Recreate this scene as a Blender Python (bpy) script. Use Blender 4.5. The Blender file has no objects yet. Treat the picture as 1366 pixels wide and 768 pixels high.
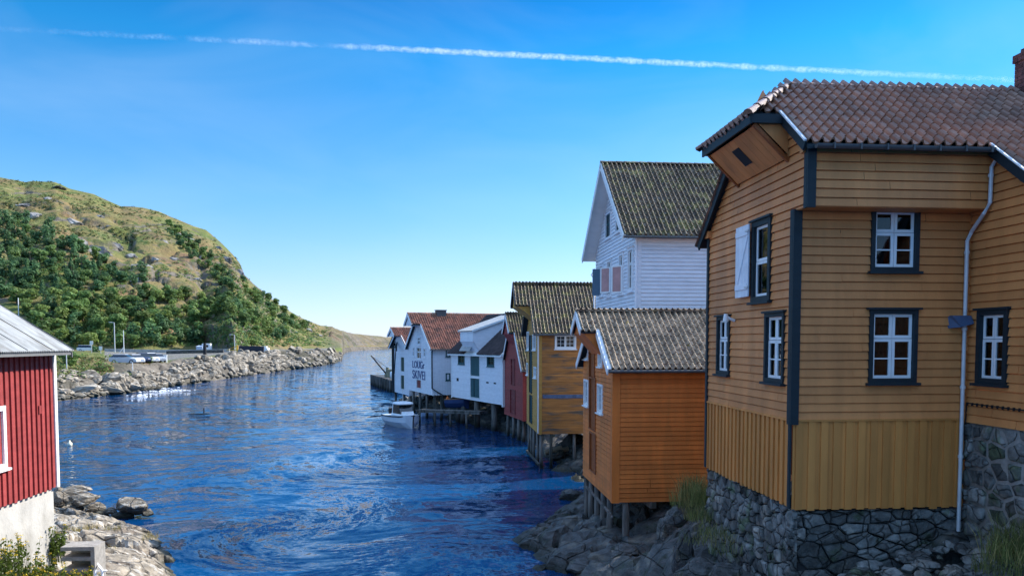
import bpy, math, random
import numpy as np
from mathutils import Vector, Matrix, noise
from mathutils.bvhtree import BVHTree
R = math.radians
random.seed(7)
SC = bpy.context.scene
COL = SC.collection

# ------------------------------------------------------------------ camera, light, exposure
FPX, PITCH, EYE = 1024.0, R(3.0), 7.0            # focal length in photo pixels, downward pitch, eye height over the water
HORIZON = 456.0
VPP = HORIZON + FPX * math.tan(PITCH)
CP, SP = math.cos(PITCH), math.sin(PITCH)
cam = bpy.data.cameras.new('camera'); camo = bpy.data.objects.new('camera', cam); COL.objects.link(camo)
camo.location = (0, 0, EYE); camo.rotation_euler = (R(90) - PITCH, 0, 0)
cam.sensor_fit = 'HORIZONTAL'; cam.sensor_width = 36; cam.lens = 36 * FPX / 1366
cam.shift_y = (VPP - 384) / 1366; cam.clip_start = .1; cam.clip_end = 20000
SC.camera = camo
SUN_AZ, SUN_EL = R(27), R(38)                     # azimuth from +X towards +Y
world = bpy.data.worlds.new('World'); SC.world = world; world.use_nodes = True
wn = world.node_tree.nodes; wl = world.node_tree.links
sky = wn.new('ShaderNodeTexSky'); sky.sky_type = 'NISHITA'; sky.sun_disc = False
sky.sun_elevation = SUN_EL; sky.sun_rotation = R(90) - SUN_AZ
sky.air_density = 1.0; sky.dust_density = .2; sky.ozone_density = 1.5
hs = wn.new('ShaderNodeHueSaturation'); hs.inputs['Saturation'].default_value = 1.0
wtc = wn.new('ShaderNodeTexCoord'); wsp = wn.new('ShaderNodeSeparateXYZ'); wl.new(wtc.outputs['Generated'], wsp.inputs[0])
ramp = wn.new('ShaderNodeValToRGB'); wl.new(wsp.outputs[2], ramp.inputs[0])       # the photograph's deep blue aloft, pale blue at the horizon; unseen overhead part brightened to lift the shade
RC_ = [(0, (.21, .25, .40)), (.07, (.195, .24, .37)), (.174, (.135, .245, .33)), (.342, (.028, .215, .335)), (.45, (.005, .135, .285)), (.55, (.62, .74, .84)), (.70, (1, .97, .92))]
ramp.color_ramp.elements[0].position = RC_[0][0]; ramp.color_ramp.elements[0].color = (*RC_[0][1], 1); ramp.color_ramp.elements[1].position = RC_[-1][0]; ramp.color_ramp.elements[1].color = (*RC_[-1][1], 1)
for q_ in RC_[1:-1]: e_ = ramp.color_ramp.elements.new(q_[0]); e_.color = (*q_[1], 1)
mxs = wn.new('ShaderNodeMix'); mxs.data_type = 'RGBA'; mxs.blend_type = 'MULTIPLY'; mxs.inputs[0].default_value = 1
wl.new(sky.outputs[0], hs.inputs['Color']); wl.new(hs.outputs[0], mxs.inputs[6]); wl.new(ramp.outputs[0], mxs.inputs[7]); wmp = wn.new('ShaderNodeMapping'); wmp.inputs['Scale'].default_value = (2.2, 2.2, 6); wmp.inputs['Rotation'].default_value = (0, .25, .4); wl.new(wtc.outputs['Generated'], wmp.inputs[0])
wnz = wn.new('ShaderNodeTexNoise'); wnz.inputs['Scale'].default_value = 1.3; wnz.inputs['Detail'].default_value = 5; wnz.inputs['Distortion'].default_value = .6; wl.new(wmp.outputs[0], wnz.inputs[0])
wmr = wn.new('ShaderNodeMapRange'); wl.new(wnz.outputs[0], wmr.inputs[0]); wmr.inputs[1].default_value = .42; wmr.inputs[2].default_value = .75; wmr.inputs[4].default_value = .13
wmx = wn.new('ShaderNodeMix'); wmx.data_type = 'RGBA'; wl.new(wmr.outputs[0], wmx.inputs[0]); wl.new(mxs.outputs[2], wmx.inputs[6]); wmx.inputs[7].default_value = (1.3, 1.65, 2.1, 1)   # thin high haze
wl.new(wmx.outputs[2], wn['Background'].inputs[0])
wn['Background'].inputs[1].default_value = .15
sun = bpy.data.lights.new('sun', 'SUN'); sun.energy = 2.0; sun.angle = R(.5); sun.color = (1, .94, .84)
suno = bpy.data.objects.new('sun', sun); COL.objects.link(suno)
sdir = Vector((math.cos(SUN_EL) * math.cos(SUN_AZ), math.cos(SUN_EL) * math.sin(SUN_AZ), math.sin(SUN_EL)))
suno.rotation_euler = sdir.to_track_quat('Z', 'Y').to_euler(); suno.location = (40, 20, 60)
SC.view_settings.view_transform = 'Standard'; SC.view_settings.look = 'None'
SC.view_settings.gamma = 1; SC.view_settings.exposure = 2.03
SC.render.engine = 'CYCLES'
cy = SC.cycles; cy.max_bounces = 6; cy.diffuse_bounces = 3; cy.glossy_bounces = 3; cy.transmission_bounces = 4
cy.transparent_max_bounces = 8; cy.volume_bounces = 1; cy.use_denoising = True
cy.caustics_reflective = False; cy.caustics_refractive = False

# ------------------------------------------------------------------ measuring: from a photo pixel to a point of the place
def ray(u, v):
    y = VPP - v
    return (u - 683, FPX * CP + y * SP, -FPX * SP + y * CP)
def at_y(u, v, Y):
    r = ray(u, v); k = Y / r[1]
    return Vector((r[0] * k, Y, EYE + r[2] * k))
def at_z(u, v, z):
    r = ray(u, v); k = (z - EYE) / r[2]
    return Vector((r[0] * k, r[1] * k, z))
class Frame:
    """A building's axes: x runs inland, y runs away along the river, z up."""
    def __init__(s, u, v, Y, vpx=589):
        s.o = at_y(u, v, Y); l = math.hypot(vpx - 683, FPX)
        s.d = ((vpx - 683) / l, FPX / l); s.b = (s.d[1], -s.d[0])
        s.rot = math.atan2(s.b[1], s.b[0])
    def loc(s, p):
        dx, dy = p[0] - s.o[0], p[1] - s.o[1]
        return Vector((dx * s.b[0] + dy * s.b[1], dx * s.d[0] + dy * s.d[1], p[2]))
    def side(s, u, v, b=0.0):
        r = ray(u, v); k = (s.o[0] * s.b[0] + s.o[1] * s.b[1] + b) / (r[0] * s.b[0] + r[1] * s.b[1])
        q = s.loc((r[0] * k, r[1] * k, EYE + r[2] * k)); return q[1], q[2]
    def front(s, u, v, t=0.0):
        r = ray(u, v); k = (s.o[0] * s.d[0] + s.o[1] * s.d[1] + t) / (r[0] * s.d[0] + r[1] * s.d[1])
        q = s.loc((r[0] * k, r[1] * k, EYE + r[2] * k)); return q[0], q[2]
    def rect(s, kind, u0, v0, u1, v1, off=0.0):
        f = s.side if kind == 'side' else s.front
        um, vm = (u0 + u1) / 2, (v0 + v1) / 2
        a, c = f(u0, vm, off)[0], f(u1, vm, off)[0]
        z1, z0 = f(um, v0, off)[1], f(um, v1, off)[1]
        return min(a, c), max(a, c), z0, z1

# ------------------------------------------------------------------ materials
MATS = {}
def mat(name, col, rough=.7, var=.25, scale=3, stretch=(1, 1, 1), bump=0, bscale=25, rnd=0, col2=None, scale2=1.2, thr=(.52, .62),
        col3=None, scale3=3, thr3=(.55, .65), spec=.35, metal=0, objrnd=0, trans=0, crack=0, cdist=.05, wet=0):
    if name in MATS: return MATS[name]
    m = bpy.data.materials.new(name); m.use_nodes = True; MATS[name] = m
    n, l = m.node_tree.nodes, m.node_tree.links
    p = n['Principled BSDF']; p.inputs['Roughness'].default_value = rough
    p.inputs['Specular IOR Level'].default_value = spec; p.inputs['Metallic'].default_value = metal
    tc = n.new('ShaderNodeTexCoord'); mp = n.new('ShaderNodeMapping'); mp.inputs['Scale'].default_value = stretch
    l.new(tc.outputs['Object'], mp.inputs[0])
    def nz(sc, det=5, v=mp.outputs[0], dist=0):
        t = n.new('ShaderNodeTexNoise'); t.inputs['Scale'].default_value = sc; t.inputs['Detail'].default_value = det
        t.inputs['Roughness'].default_value = .6; t.inputs['Distortion'].default_value = dist; l.new(v, t.inputs['Vector']); return t.outputs[0]
    def mr(x, a, b, c, d):
        t = n.new('ShaderNodeMapRange'); l.new(x, t.inputs[0])
        for i, q in enumerate((a, b, c, d)): t.inputs[i + 1].default_value = q
        return t.outputs[0]
    def mix(a, b, f):
        t = n.new('ShaderNodeMix'); t.data_type = 'RGBA'
        for s_, x in ((6, a), (7, b)):
            if isinstance(x, tuple): t.inputs[s_].default_value = (*x, 1)
            else: l.new(x, t.inputs[s_])
        if isinstance(f, float): t.inputs[0].default_value = f
        else: l.new(f, t.inputs[0])
        return t.outputs[2]
    def mul(c, f):
        t = n.new('ShaderNodeVectorMath'); t.operation = 'SCALE'; l.new(f, t.inputs['Scale'])
        if isinstance(c, tuple): t.inputs[0].default_value = c
        else: l.new(c, t.inputs[0])
        return t.outputs[0]
    c = col
    if col2 is not None: c = mix(c, col2, mr(nz(scale2, 6, dist=.4), thr[0], thr[1], 0, 1))
    if col3 is not None: c = mix(c, col3, mr(nz(scale3, 6, v=tc.outputs['Object'], dist=.3), thr3[0], thr3[1], 0, 1))
    if crack:
        vo = n.new('ShaderNodeTexVoronoi'); vo.feature = 'DISTANCE_TO_EDGE'; vo.inputs['Scale'].default_value = crack
        wv = n.new('ShaderNodeMix'); wv.data_type = 'VECTOR'; wv.inputs[0].default_value = .22 / crack ** .5; tn = n.new('ShaderNodeTexNoise'); tn.inputs['Scale'].default_value = crack * 1.3; tn.inputs['Detail'].default_value = 5
        l.new(mp.outputs[0], tn.inputs['Vector']); l.new(mp.outputs[0], wv.inputs[4]); l.new(tn.outputs[1], wv.inputs[5]); l.new(wv.outputs[1], vo.inputs['Vector'])
        c = mul(c, mr(vo.outputs['Distance'], 0, cdist * .8, .35, 1))
    if var: c = mul(c, mr(nz(scale, 7), .3, .7, 1 - var, 1 + var))
    if wet:      # dark weed and wet band up to the tide line
        ge = n.new('ShaderNodeNewGeometry'); sz = n.new('ShaderNodeSeparateXYZ'); l.new(ge.outputs['Position'], sz.inputs[0])
        ml = n.new('ShaderNodeMath'); ml.operation = 'MULTIPLY_ADD'; l.new(nz(1.5, 4), ml.inputs[0]); ml.inputs[1].default_value = -.35; l.new(sz.outputs[2], ml.inputs[2])
        c = mix((.02, .022, .012), c, mr(ml.outputs[0], wet * .2 - .15, wet - .15, .12, 1))
    if rnd:
        a = n.new('ShaderNodeAttribute'); a.attribute_name = 'rnd'; c = mul(c, mr(a.outputs['Fac'], 0, 1, 1 - rnd, 1 + rnd))
    if objrnd:
        oi = n.new('ShaderNodeObjectInfo'); c = mul(c, mr(oi.outputs['Random'], 0, 1, 1 - objrnd, 1 + objrnd))
    if isinstance(c, tuple): p.inputs['Base Color'].default_value = (*c, 1)
    else: l.new(c, p.inputs['Base Color'])
    if bump:
        b = n.new('ShaderNodeBump'); b.inputs['Strength'].default_value = min(1, bump); b.inputs['Distance'].default_value = .02 * max(1, bump)
        hgt = nz(bscale, 9)
        if crack:
            mm = n.new('ShaderNodeMath'); mm.operation = 'ADD'; l.new(mr(vo.outputs['Distance'], 0, cdist, 0, .55), mm.inputs[0]); l.new(hgt, mm.inputs[1]); hgt = mm.outputs[0]
        l.new(hgt, b.inputs['Height']); l.new(b.outputs[0], p.inputs['Normal'])
    if trans:
        t = n.new('ShaderNodeBsdfTranslucent'); mx = n.new('ShaderNodeMixShader'); mx.inputs[0].default_value = trans
        if isinstance(c, tuple): t.inputs[0].default_value = (*c, 1)
        else: l.new(c, t.inputs[0])
        l.new(p.outputs[0], mx.inputs[1]); l.new(t.outputs[0], mx.inputs[2]); l.new(mx.outputs[0], n['Material Output'].inputs[0])
    return m
def paint(name, col, **k):
    kw = dict(rough=.55, var=.16, scale=2.2, stretch=(1, 1, 3), rnd=.1, bump=.25, bscale=18, spec=.3); kw.update(k)
    return mat(name, col, **kw)
W_OCHRE = paint('ochre boards', (.64, .242, .074), rnd=.13, col2=(.42, .17, .06), scale2=.9, thr=(.5, .85), stretch=(1, 1, .22))
W_OCHRE2 = paint('ochre battens', (.62, .24, .058), rnd=.13, col2=(.38, .17, .04), scale2=.9, thr=(.5, .85), stretch=(1, 1, .22))
W_ORANGE = paint('orange boards', (.70, .198, .038), var=.2, rnd=.14, col2=(.45, .15, .035), scale2=.9, thr=(.5, .85), stretch=(1, 1, .22))
W_YELLOW = paint('yellow boards', (.52, .27, .06))
W_WEATHER = paint('weathered orange boards', (.44, .17, .04), col2=(.14, .10, .07), scale2=1.6, thr=(.5, .64), stretch=(.35, .35, 2.5), rnd=.2, var=.3)
W_RED = paint('red boards', (.31, .052, .047), rnd=.14)
W_DKRED = paint('dark red boards', (.20, .035, .035), col2=(.25, .07, .06))
W_WHITE = paint('white boards', (.80, .80, .82), rnd=.05, var=.07)
W_TRIM = paint('dark green black trim', (.013, .024, .030), rnd=0)
W_WTRIM = paint('white trim', (.82, .82, .80), rnd=0, var=.06)
W_DOOR = paint('orange doors', (.30, .085, .02))
W_TEAL = paint('teal doors', (.02, .09, .10), rnd=.15)
W_GREEN = paint('green doors', (.01, .05, .035))
W_POST = mat('weathered posts', (.17, .15, .13), rough=.9, var=.45, scale=3, stretch=(3, 3, .4), bump=.6, bscale=12, col2=(.05, .05, .04), scale2=.8, wet=0.6)
TILE_RED = mat('red brown tiles', (.235, .11, .064), rough=.34, var=.25, scale=1.5, rnd=.22, col2=(.28, .155, .10), scale2=2.5, bump=.2, bscale=14, spec=.45)
TILE_MOSS = mat('mossy dark tiles', (.115, .078, .046), rough=.5, var=.35, scale=2, rnd=.45, col2=(.22, .18, .06), scale2=2.2, thr=(.5, .62), bump=.4, bscale=14, col3=(.25, .22, .17), scale3=5, thr3=(.58, .68), spec=.3)
TILE_PALE = mat('pale lichen tiles', (.36, .275, .185), rough=.55, var=.35, scale=3, rnd=.4, col2=(.16, .115, .08), scale2=3, thr=(.5, .62), col3=(.34, .25, .05), scale3=2.4, thr3=(.67, .72), bump=.4, bscale=14, spec=.25)
TILE_ORANGE = mat('orange tiles', (.30, .125, .072), rough=.55, var=.3, scale=2, rnd=.4, col2=(.2, .09, .06), scale2=1.5, spec=.4)
TILE_DARK = mat('dark tiles', (.05, .035, .035), rough=.55, var=.35, scale=2, rnd=.35, spec=.4)
SHEET = mat('grey corrugated sheet', (.36, .36, .34), rough=.55, var=.22, scale=2.5, col2=(.24, .23, .21), scale2=1.5, stretch=(.6, 2, 1), bump=.2, spec=.4)
SHEETP = mat('pale metal sheet', (.42, .41, .38), rough=.5, var=.15, scale=2.5, spec=.4)
STONE = mat('foundation stones', (.17, .165, .15), rough=.9, var=.55, scale=5, rnd=.5, col2=(.25, .22, .18), scale2=1.2, bump=3, bscale=14, col3=(.11, .135, .075), scale3=1.7, crack=3)
MORTAR = mat('stone mortar', (.30, .28, .25), rough=.95, var=.3, scale=6, bump=.8, bscale=30)
GAPS = mat('dark stone gaps', (.03, .03, .03), rough=1, var=.3)
CONC = mat('pale concrete', (.44, .42, .38), rough=.9, var=.25, scale=1.6, col2=(.32, .30, .26), scale2=1.1, thr=(.5, .7), bump=.6, bscale=16, stretch=(1, 1, .7))
CONC2 = mat('grey concrete', (.30, .28, .25), rough=.95, var=.25, scale=5, bump=.6, bscale=20)
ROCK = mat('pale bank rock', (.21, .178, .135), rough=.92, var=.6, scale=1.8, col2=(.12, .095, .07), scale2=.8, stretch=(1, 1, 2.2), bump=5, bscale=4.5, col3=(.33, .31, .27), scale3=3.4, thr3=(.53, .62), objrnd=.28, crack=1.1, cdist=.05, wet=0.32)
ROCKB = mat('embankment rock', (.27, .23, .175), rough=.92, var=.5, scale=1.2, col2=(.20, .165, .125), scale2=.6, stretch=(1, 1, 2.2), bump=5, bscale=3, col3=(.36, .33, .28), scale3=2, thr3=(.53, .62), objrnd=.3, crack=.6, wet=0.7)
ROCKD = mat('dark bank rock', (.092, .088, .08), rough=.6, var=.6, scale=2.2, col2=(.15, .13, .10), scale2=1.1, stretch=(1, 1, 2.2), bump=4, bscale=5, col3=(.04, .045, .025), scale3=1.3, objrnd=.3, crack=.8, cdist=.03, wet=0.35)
HILLROCK = mat('grey hill rock', (.25, .235, .22), rough=.95, var=.5, scale=.5, col2=(.13, .12, .10), scale2=.22, bump=20, bscale=1.2, col3=(.36, .34, .31), scale3=.7, crack=.35, cdist=.06)
GALV = mat('galvanised pipe', (.60, .60, .60), rough=.4, var=.12, metal=.15, spec=.5)
GUTTER = mat('dark gutter', (.09, .09, .09), rough=.5, var=.2)
BRICK = mat('chimney brick', (.17, .065, .055), rough=.85, var=.35, scale=9, rnd=.3, bump=.5)
BLACK = mat('black', (.012, .012, .014), rough=.6, var=0)
INSIDE = mat('dark interior', (.05, .045, .04), rough=.9, var=0)
CURTAIN = mat('grey curtain', (.40, .42, .46), rough=.9, var=.1)
def glassmat(name, t=.55, tint=(.8, .85, .9), ior=1.6):
    m = bpy.data.materials.new(name); m.use_nodes = True; n, l = m.node_tree.nodes, m.node_tree.links
    n.remove(n['Principled BSDF']); tr = n.new('ShaderNodeBsdfTransparent'); tr.inputs[0].default_value = (*[c * t for c in tint], 1)
    g = n.new('ShaderNodeBsdfGlossy'); g.inputs['Roughness'].default_value = .015
    fr = n.new('ShaderNodeFresnel'); fr.inputs[0].default_value = ior; mx = n.new('ShaderNodeMixShader')
    tc = n.new('ShaderNodeTexCoord'); nz = n.new('ShaderNodeTexNoise'); nz.inputs['Scale'].default_value = 1.6; bp = n.new('ShaderNodeBump')
    bp.inputs['Strength'].default_value = .25; bp.inputs['Distance'].default_value = .02
    l.new(tc.outputs['Object'], nz.inputs[0]); l.new(nz.outputs[0], bp.inputs['Height']); l.new(bp.outputs[0], g.inputs['Normal'])
    l.new(fr.outputs[0], mx.inputs[0]); l.new(tr.outputs[0], mx.inputs[1]); l.new(g.outputs[0], mx.inputs[2])
    l.new(mx.outputs[0], n['Material Output'].inputs[0]); return m
GLASS = glassmat('window glass', .38, ior=1.5)

# ------------------------------------------------------------------ mesh building
class MB:
    def __init__(s): s.v = []; s.f = []; s.m = []; s.r = []; s.g = []
    def add(s, vs, fs, m=0, r=None):
        k = len(s.v); s.g.append((k, len(s.f))); s.v.extend([tuple(p) for p in vs]); r = random.random() if r is None else r
        for f in fs: s.f.append(tuple(i + k for i in f)); s.m.append(m); s.r.append(r)
    def hexa(s, p, m=0, r=None):          # eight corners: 0-3 one end, 4-7 the other
        s.add(p, [(3, 2, 1, 0), (4, 5, 6, 7), (0, 1, 5, 4), (1, 2, 6, 5), (2, 3, 7, 6), (3, 0, 4, 7)], m, r)
    def box(s, x0, x1, y0, y1, z0, z1, m=0, r=None):
        s.hexa([(x0, y0, z0), (x1, y0, z0), (x1, y1, z0), (x0, y1, z0), (x0, y0, z1), (x1, y0, z1), (x1, y1, z1), (x0, y1, z1)], m, r)
    def pbox(s, P, u0, u1, z0, z1, n0, n1, m=0, r=None):
        s.hexa([P(u0, z0, n0), P(u1, z0, n0), P(u1, z0, n1), P(u0, z0, n1), P(u0, z1, n0), P(u1, z1, n0), P(u1, z1, n1), P(u0, z1, n1)], m, r)
    def beam(s, a, b, w, h, m=0, side=None, drop=0.0, r=None):   # w across, h vertical
        a, b = Vector(a), Vector(b); d = (b - a).normalized()
        sd = Vector(side).normalized() if side is not None else d.cross(Vector((0, 0, 1)))
        if sd.length < 1e-4: sd = Vector((1, 0, 0))
        sd.normalize(); up = sd.cross(d).normalized()
        if up.z < 0: up = -up
        q = []
        for p in (a, b):
            for i, j in ((-.5, 0), (.5, 0), (.5, 1), (-.5, 1)): q.append(p + sd * (w * i) + up * (h * j - h + drop))
        s.hexa(q, m, r)
    def tube(s, pts, rad, m=0, n=10, caps=True, r=None):
        pts = [Vector(p) for p in pts]; rs = rad if isinstance(rad, (list, tuple)) else [rad] * len(pts); vs = []; fs = []
        for i, p in enumerate(pts):
            d = (pts[min(i + 1, len(pts) - 1)] - pts[max(i - 1, 0)]).normalized()
            a = d.cross(Vector((0, 0, 1)) if abs(d.z) < .95 else Vector((1, 0, 0))).normalized(); b = d.cross(a)
            for k in range(n):
                t = 2 * math.pi * k / n; vs.append(p + (a * math.cos(t) + b * math.sin(t)) * rs[i])
        for i in range(len(pts) - 1):
            for k in range(n): fs.append((i * n + k, i * n + (k + 1) % n, (i + 1) * n + (k + 1) % n, (i + 1) * n + k))
        if caps: fs += [tuple(range(n - 1, -1, -1)), tuple(range((len(pts) - 1) * n, len(pts) * n))]
        s.add(vs, fs, m, r)
    def poly(s, pts, m=0, r=None): s.add(pts, [tuple(range(len(pts)))], m, r)
    def slab(s, pts, down, m=0, r=None):   # polygon with thickness along vector down
        n = len(pts); pts = [Vector(p) for p in pts]; d = Vector(down)
        s.add(pts + [p + d for p in pts], [tuple(range(n)), tuple(range(2 * n - 1, n - 1, -1))] + [(i, (i + 1) % n, n + (i + 1) % n, n + i) for i in range(n)], m, r)
    def build(s, name, mats, parent=None, smooth=False, loc=None):
        me = bpy.data.meshes.new(name); me.from_pydata(s.v, [], s.f)
        for q in (mats if isinstance(mats, (list, tuple)) else [mats]): me.materials.append(q)
        me.polygons.foreach_set('material_index', s.m)
        if smooth: me.polygons.foreach_set('use_smooth', [True] * len(s.f))
        a = me.attributes.new('rnd', 'FLOAT', 'FACE'); a.data.foreach_set('value', s.r)
        me.update()
        o = bpy.data.objects.new(name, me); COL.objects.link(o)
        if parent is not None: o.parent = parent
        if loc is not None: o.location = loc
        return o
    def each(s, name, mats, parent=None, smooth=False):      # every piece added becomes an object of its own
        out = []; i = 0; groups = []
        for j, g in enumerate(s.g): groups.append((g[0], g[1], s.g[j + 1][0] if j + 1 < len(s.g) else len(s.v), s.g[j + 1][1] if j + 1 < len(s.g) else len(s.f)))
        for (v0, f0, v1, f1) in groups:
            q = MB(); q.v = s.v[v0:v1]; q.f = [tuple(k - v0 for k in f) for f in s.f[f0:f1]]; q.m = s.m[f0:f1]; q.r = s.r[f0:f1]
            out.append(q.build(name, mats, parent, smooth))
        return out
def tag(o, label, cat, group=None, kind=None):
    if label: o['label'] = label
    if cat: o['category'] = cat
    if group: o['group'] = group
    if kind: o['kind'] = kind
    return o
def thing(name, label, cat, loc=(0, 0, 0), rotz=0, group=None):
    o = bpy.data.objects.new(name, None); COL.objects.link(o); o.location = loc; o.rotation_euler = (0, 0, rotz); o.empty_display_size = .3
    return tag(o, label, cat, group)
def dup(o, parent=None):
    c = o.copy(); COL.objects.link(c)
    if parent is not None: c.parent = parent
    for ch in list(o.children): dup(ch, c)
    return c
def house(name, label, fr, cat='house'):
    return thing(name, label, cat, (fr.o[0], fr.o[1], 0), fr.rot)

def poly_iv(poly, z):
    xs = []
    for i in range(len(poly)):
        (x0, z0), (x1, z1) = poly[i], poly[(i + 1) % len(poly)]
        if (z0 - z) * (z1 - z) < 0: xs.append(x0 + (x1 - x0) * (z - z0) / (z1 - z0))
    return (min(xs), max(xs)) if len(xs) > 1 else None
def siding(mb, P, poly, holes=(), board=.148, lip=.024, m=0, wob=.004):
    z0, z1 = min(p[1] for p in poly), max(p[1] for p in poly)
    nb = max(1, round((z1 - z0) / board)); board = (z1 - z0) / nb
    gr = min(.018, board * .12)
    cuts = sorted({round(z, 4) for z in [z0 + board * k for k in range(nb + 1)] + [z0 + board * (k + 1) - gr for k in range(nb)] + [p[1] for p in poly] + [q for h in holes for q in h[2:4] if z0 < q < z1]})
    rn = [random.random() for _ in range(nb + 2)]; wb = [random.uniform(-wob, wob) for _ in range(nb + 2)]; um = min(p[0] for p in poly); jn = [[um + random.uniform(.4, 3.6) + 3.2 * q for q in range(4)] for _ in range(nb + 2)]
    for a, b in zip(cuts[:-1], cuts[1:]):
        if b - a < 1e-3: continue
        k = int((((a + b) / 2) - z0) / board); zk = z0 + k * board
        ia, ib = poly_iv(poly, a + 5e-4), poly_iv(poly, b - 5e-4)
        if not ia or not ib: continue
        segs = [(ia[0], ia[1], ib[0], ib[1])]
        for h in holes:
            if a >= h[2] - 2e-3 and b <= h[3] + 2e-3:
                out = []
                for (p, q, r_, s_) in segs:
                    if h[0] > p or h[0] > r_: out.append((p, min(q, h[0]), r_, min(s_, h[0])))
                    if h[1] < q or h[1] < s_: out.append((max(p, h[1]), q, max(r_, h[1]), s_))
                segs = out
        na = lip * (1 - (a - zk) / board) + .003; nbn = lip * (1 - (b - zk) / board) + .003; ing = (a + b) / 2 > zk + board - gr
        if ing: na = nbn = -.02
        if ing is False:
            out = []
            for (p, q, r_, s_) in segs:
                for jx in jn[k]:
                    if p + .1 < jx < q - .1 and r_ + .1 < jx < s_ - .1: out.append((p, jx - .003, r_, jx - .003)); p = r_ = jx + .003
                out.append((p, q, r_, s_))
            segs = out
        for (p, q, r_, s_) in segs:
            if q - p < .01 and s_ - r_ < .01: continue
            w = wb[k]; rr = (rn[k] * .75 + .25 * ((p * 37.7) % 1.0))
            mb.add([P(p, a + w, na), P(q, a - w, na), P(s_, b, nbn), P(r_, b, nbn)], [(0, 1, 2, 3)], m, rr)
            if ing: mb.add([P(p, a, -.02), P(q, a, -.02), P(q, a, .004), P(p, a, .004)], [(0, 1, 2, 3)], m, rn[k])
            if abs(a - zk) < 2e-3: mb.add([P(p, a + w, na), P(q, a - w, na), P(q, a, -.02), P(p, a, -.02)], [(3, 2, 1, 0)], m, rn[k])
def battens(mb, P, u0, u1, zb, zt, step=.21, w=.1, holes=(), m=0, n=.03):
    k = max(1, round((u1 - u0) / step)); st = (u1 - u0) / k
    f = lambda q, x: q(x) if callable(q) else q
    for i in range(k):
        a, b = u0 + i * st, u0 + (i + 1) * st
        mb.add([P(a, f(zb, a), 0), P(b, f(zb, b), 0), P(b, f(zt, b), 0), P(a, f(zt, a), 0)], [(0, 1, 2, 3)], m)
        c = (a + b) / 2; lo = f(zb, c) - random.uniform(0, .035); hi = f(zt, c)
        segs = [(lo, hi)]
        for h in holes:
            if h[0] < c + w / 2 and h[1] > c - w / 2: segs = [s_ for (x, y) in segs for s_ in ((x, min(y, h[2])), (max(x, h[3]), y)) if s_[1] - s_[0] > .02]
        for (x, y) in segs: mb.pbox(P, c - w / 2, c + w / 2, x, y, -.01, n)
PAN = [(0, 0), (.1, .03), (.22, .046), (.34, .034), (.46, .006), (.62, -.01), (.82, -.01), (1, 0)]
def tiles(mb, O, U, S, nu, ns, w, l, inside, m=0, jit=.006, lift=.03, k=1.0):
    O, U, S = Vector(O), Vector(U).normalized(), Vector(S).normalized(); N = U.cross(S).normalized()
    if N.z < 0: N = -N
    for j in range(ns):
        for i in range(nu):
            if not inside((i + .5) * w, (j + .5) * l): continue
            du, dh, ds = random.uniform(-jit, jit), random.uniform(0, jit), random.uniform(-jit, jit) * 2
            lo, hi, bt = [], [], []
            for (x, h) in PAN:
                b = O + U * ((i + x) * w + du); h = h * w / .2 * k * 1.7
                lo.append(b + S * (j * l + ds) + N * (h + lift + dh)); hi.append(b + S * ((j + 1) * l + .05) + N * (h + .004)); bt.append(b + S * (j * l + ds) + N * (h - .012))
            n = len(PAN); fs = []
            for q in range(n - 1): fs += [(q, q + 1, n + q + 1, n + q), (2 * n + q, 2 * n + q + 1, q + 1, q)]
            mb.add(lo + hi + bt, fs, m)
def caps(mb, a, b, r=.1, l=.34, m=0):
    a, b = Vector(a), Vector(b); d = (b - a); L = d.length; d.normalize(); n = max(1, int(L / l)); st = L / n
    sd = d.cross(Vector((0, 0, 1))).normalized(); up = sd.cross(d)
    for i in range(n):
        vs = []
        for (q, rr) in ((i * st - .03, r * 1.12), ((i + 1) * st, r * .92)):
            for k in range(7):
                t = math.pi * k / 6; vs.append(a + d * q + sd * (math.cos(t) * rr) + up * (math.sin(t) * rr - .03))
        mb.add(vs, [(k, k + 1, 8 + k, 7 + k) for k in range(6)] + [tuple(range(6, -1, -1))], m)
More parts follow.
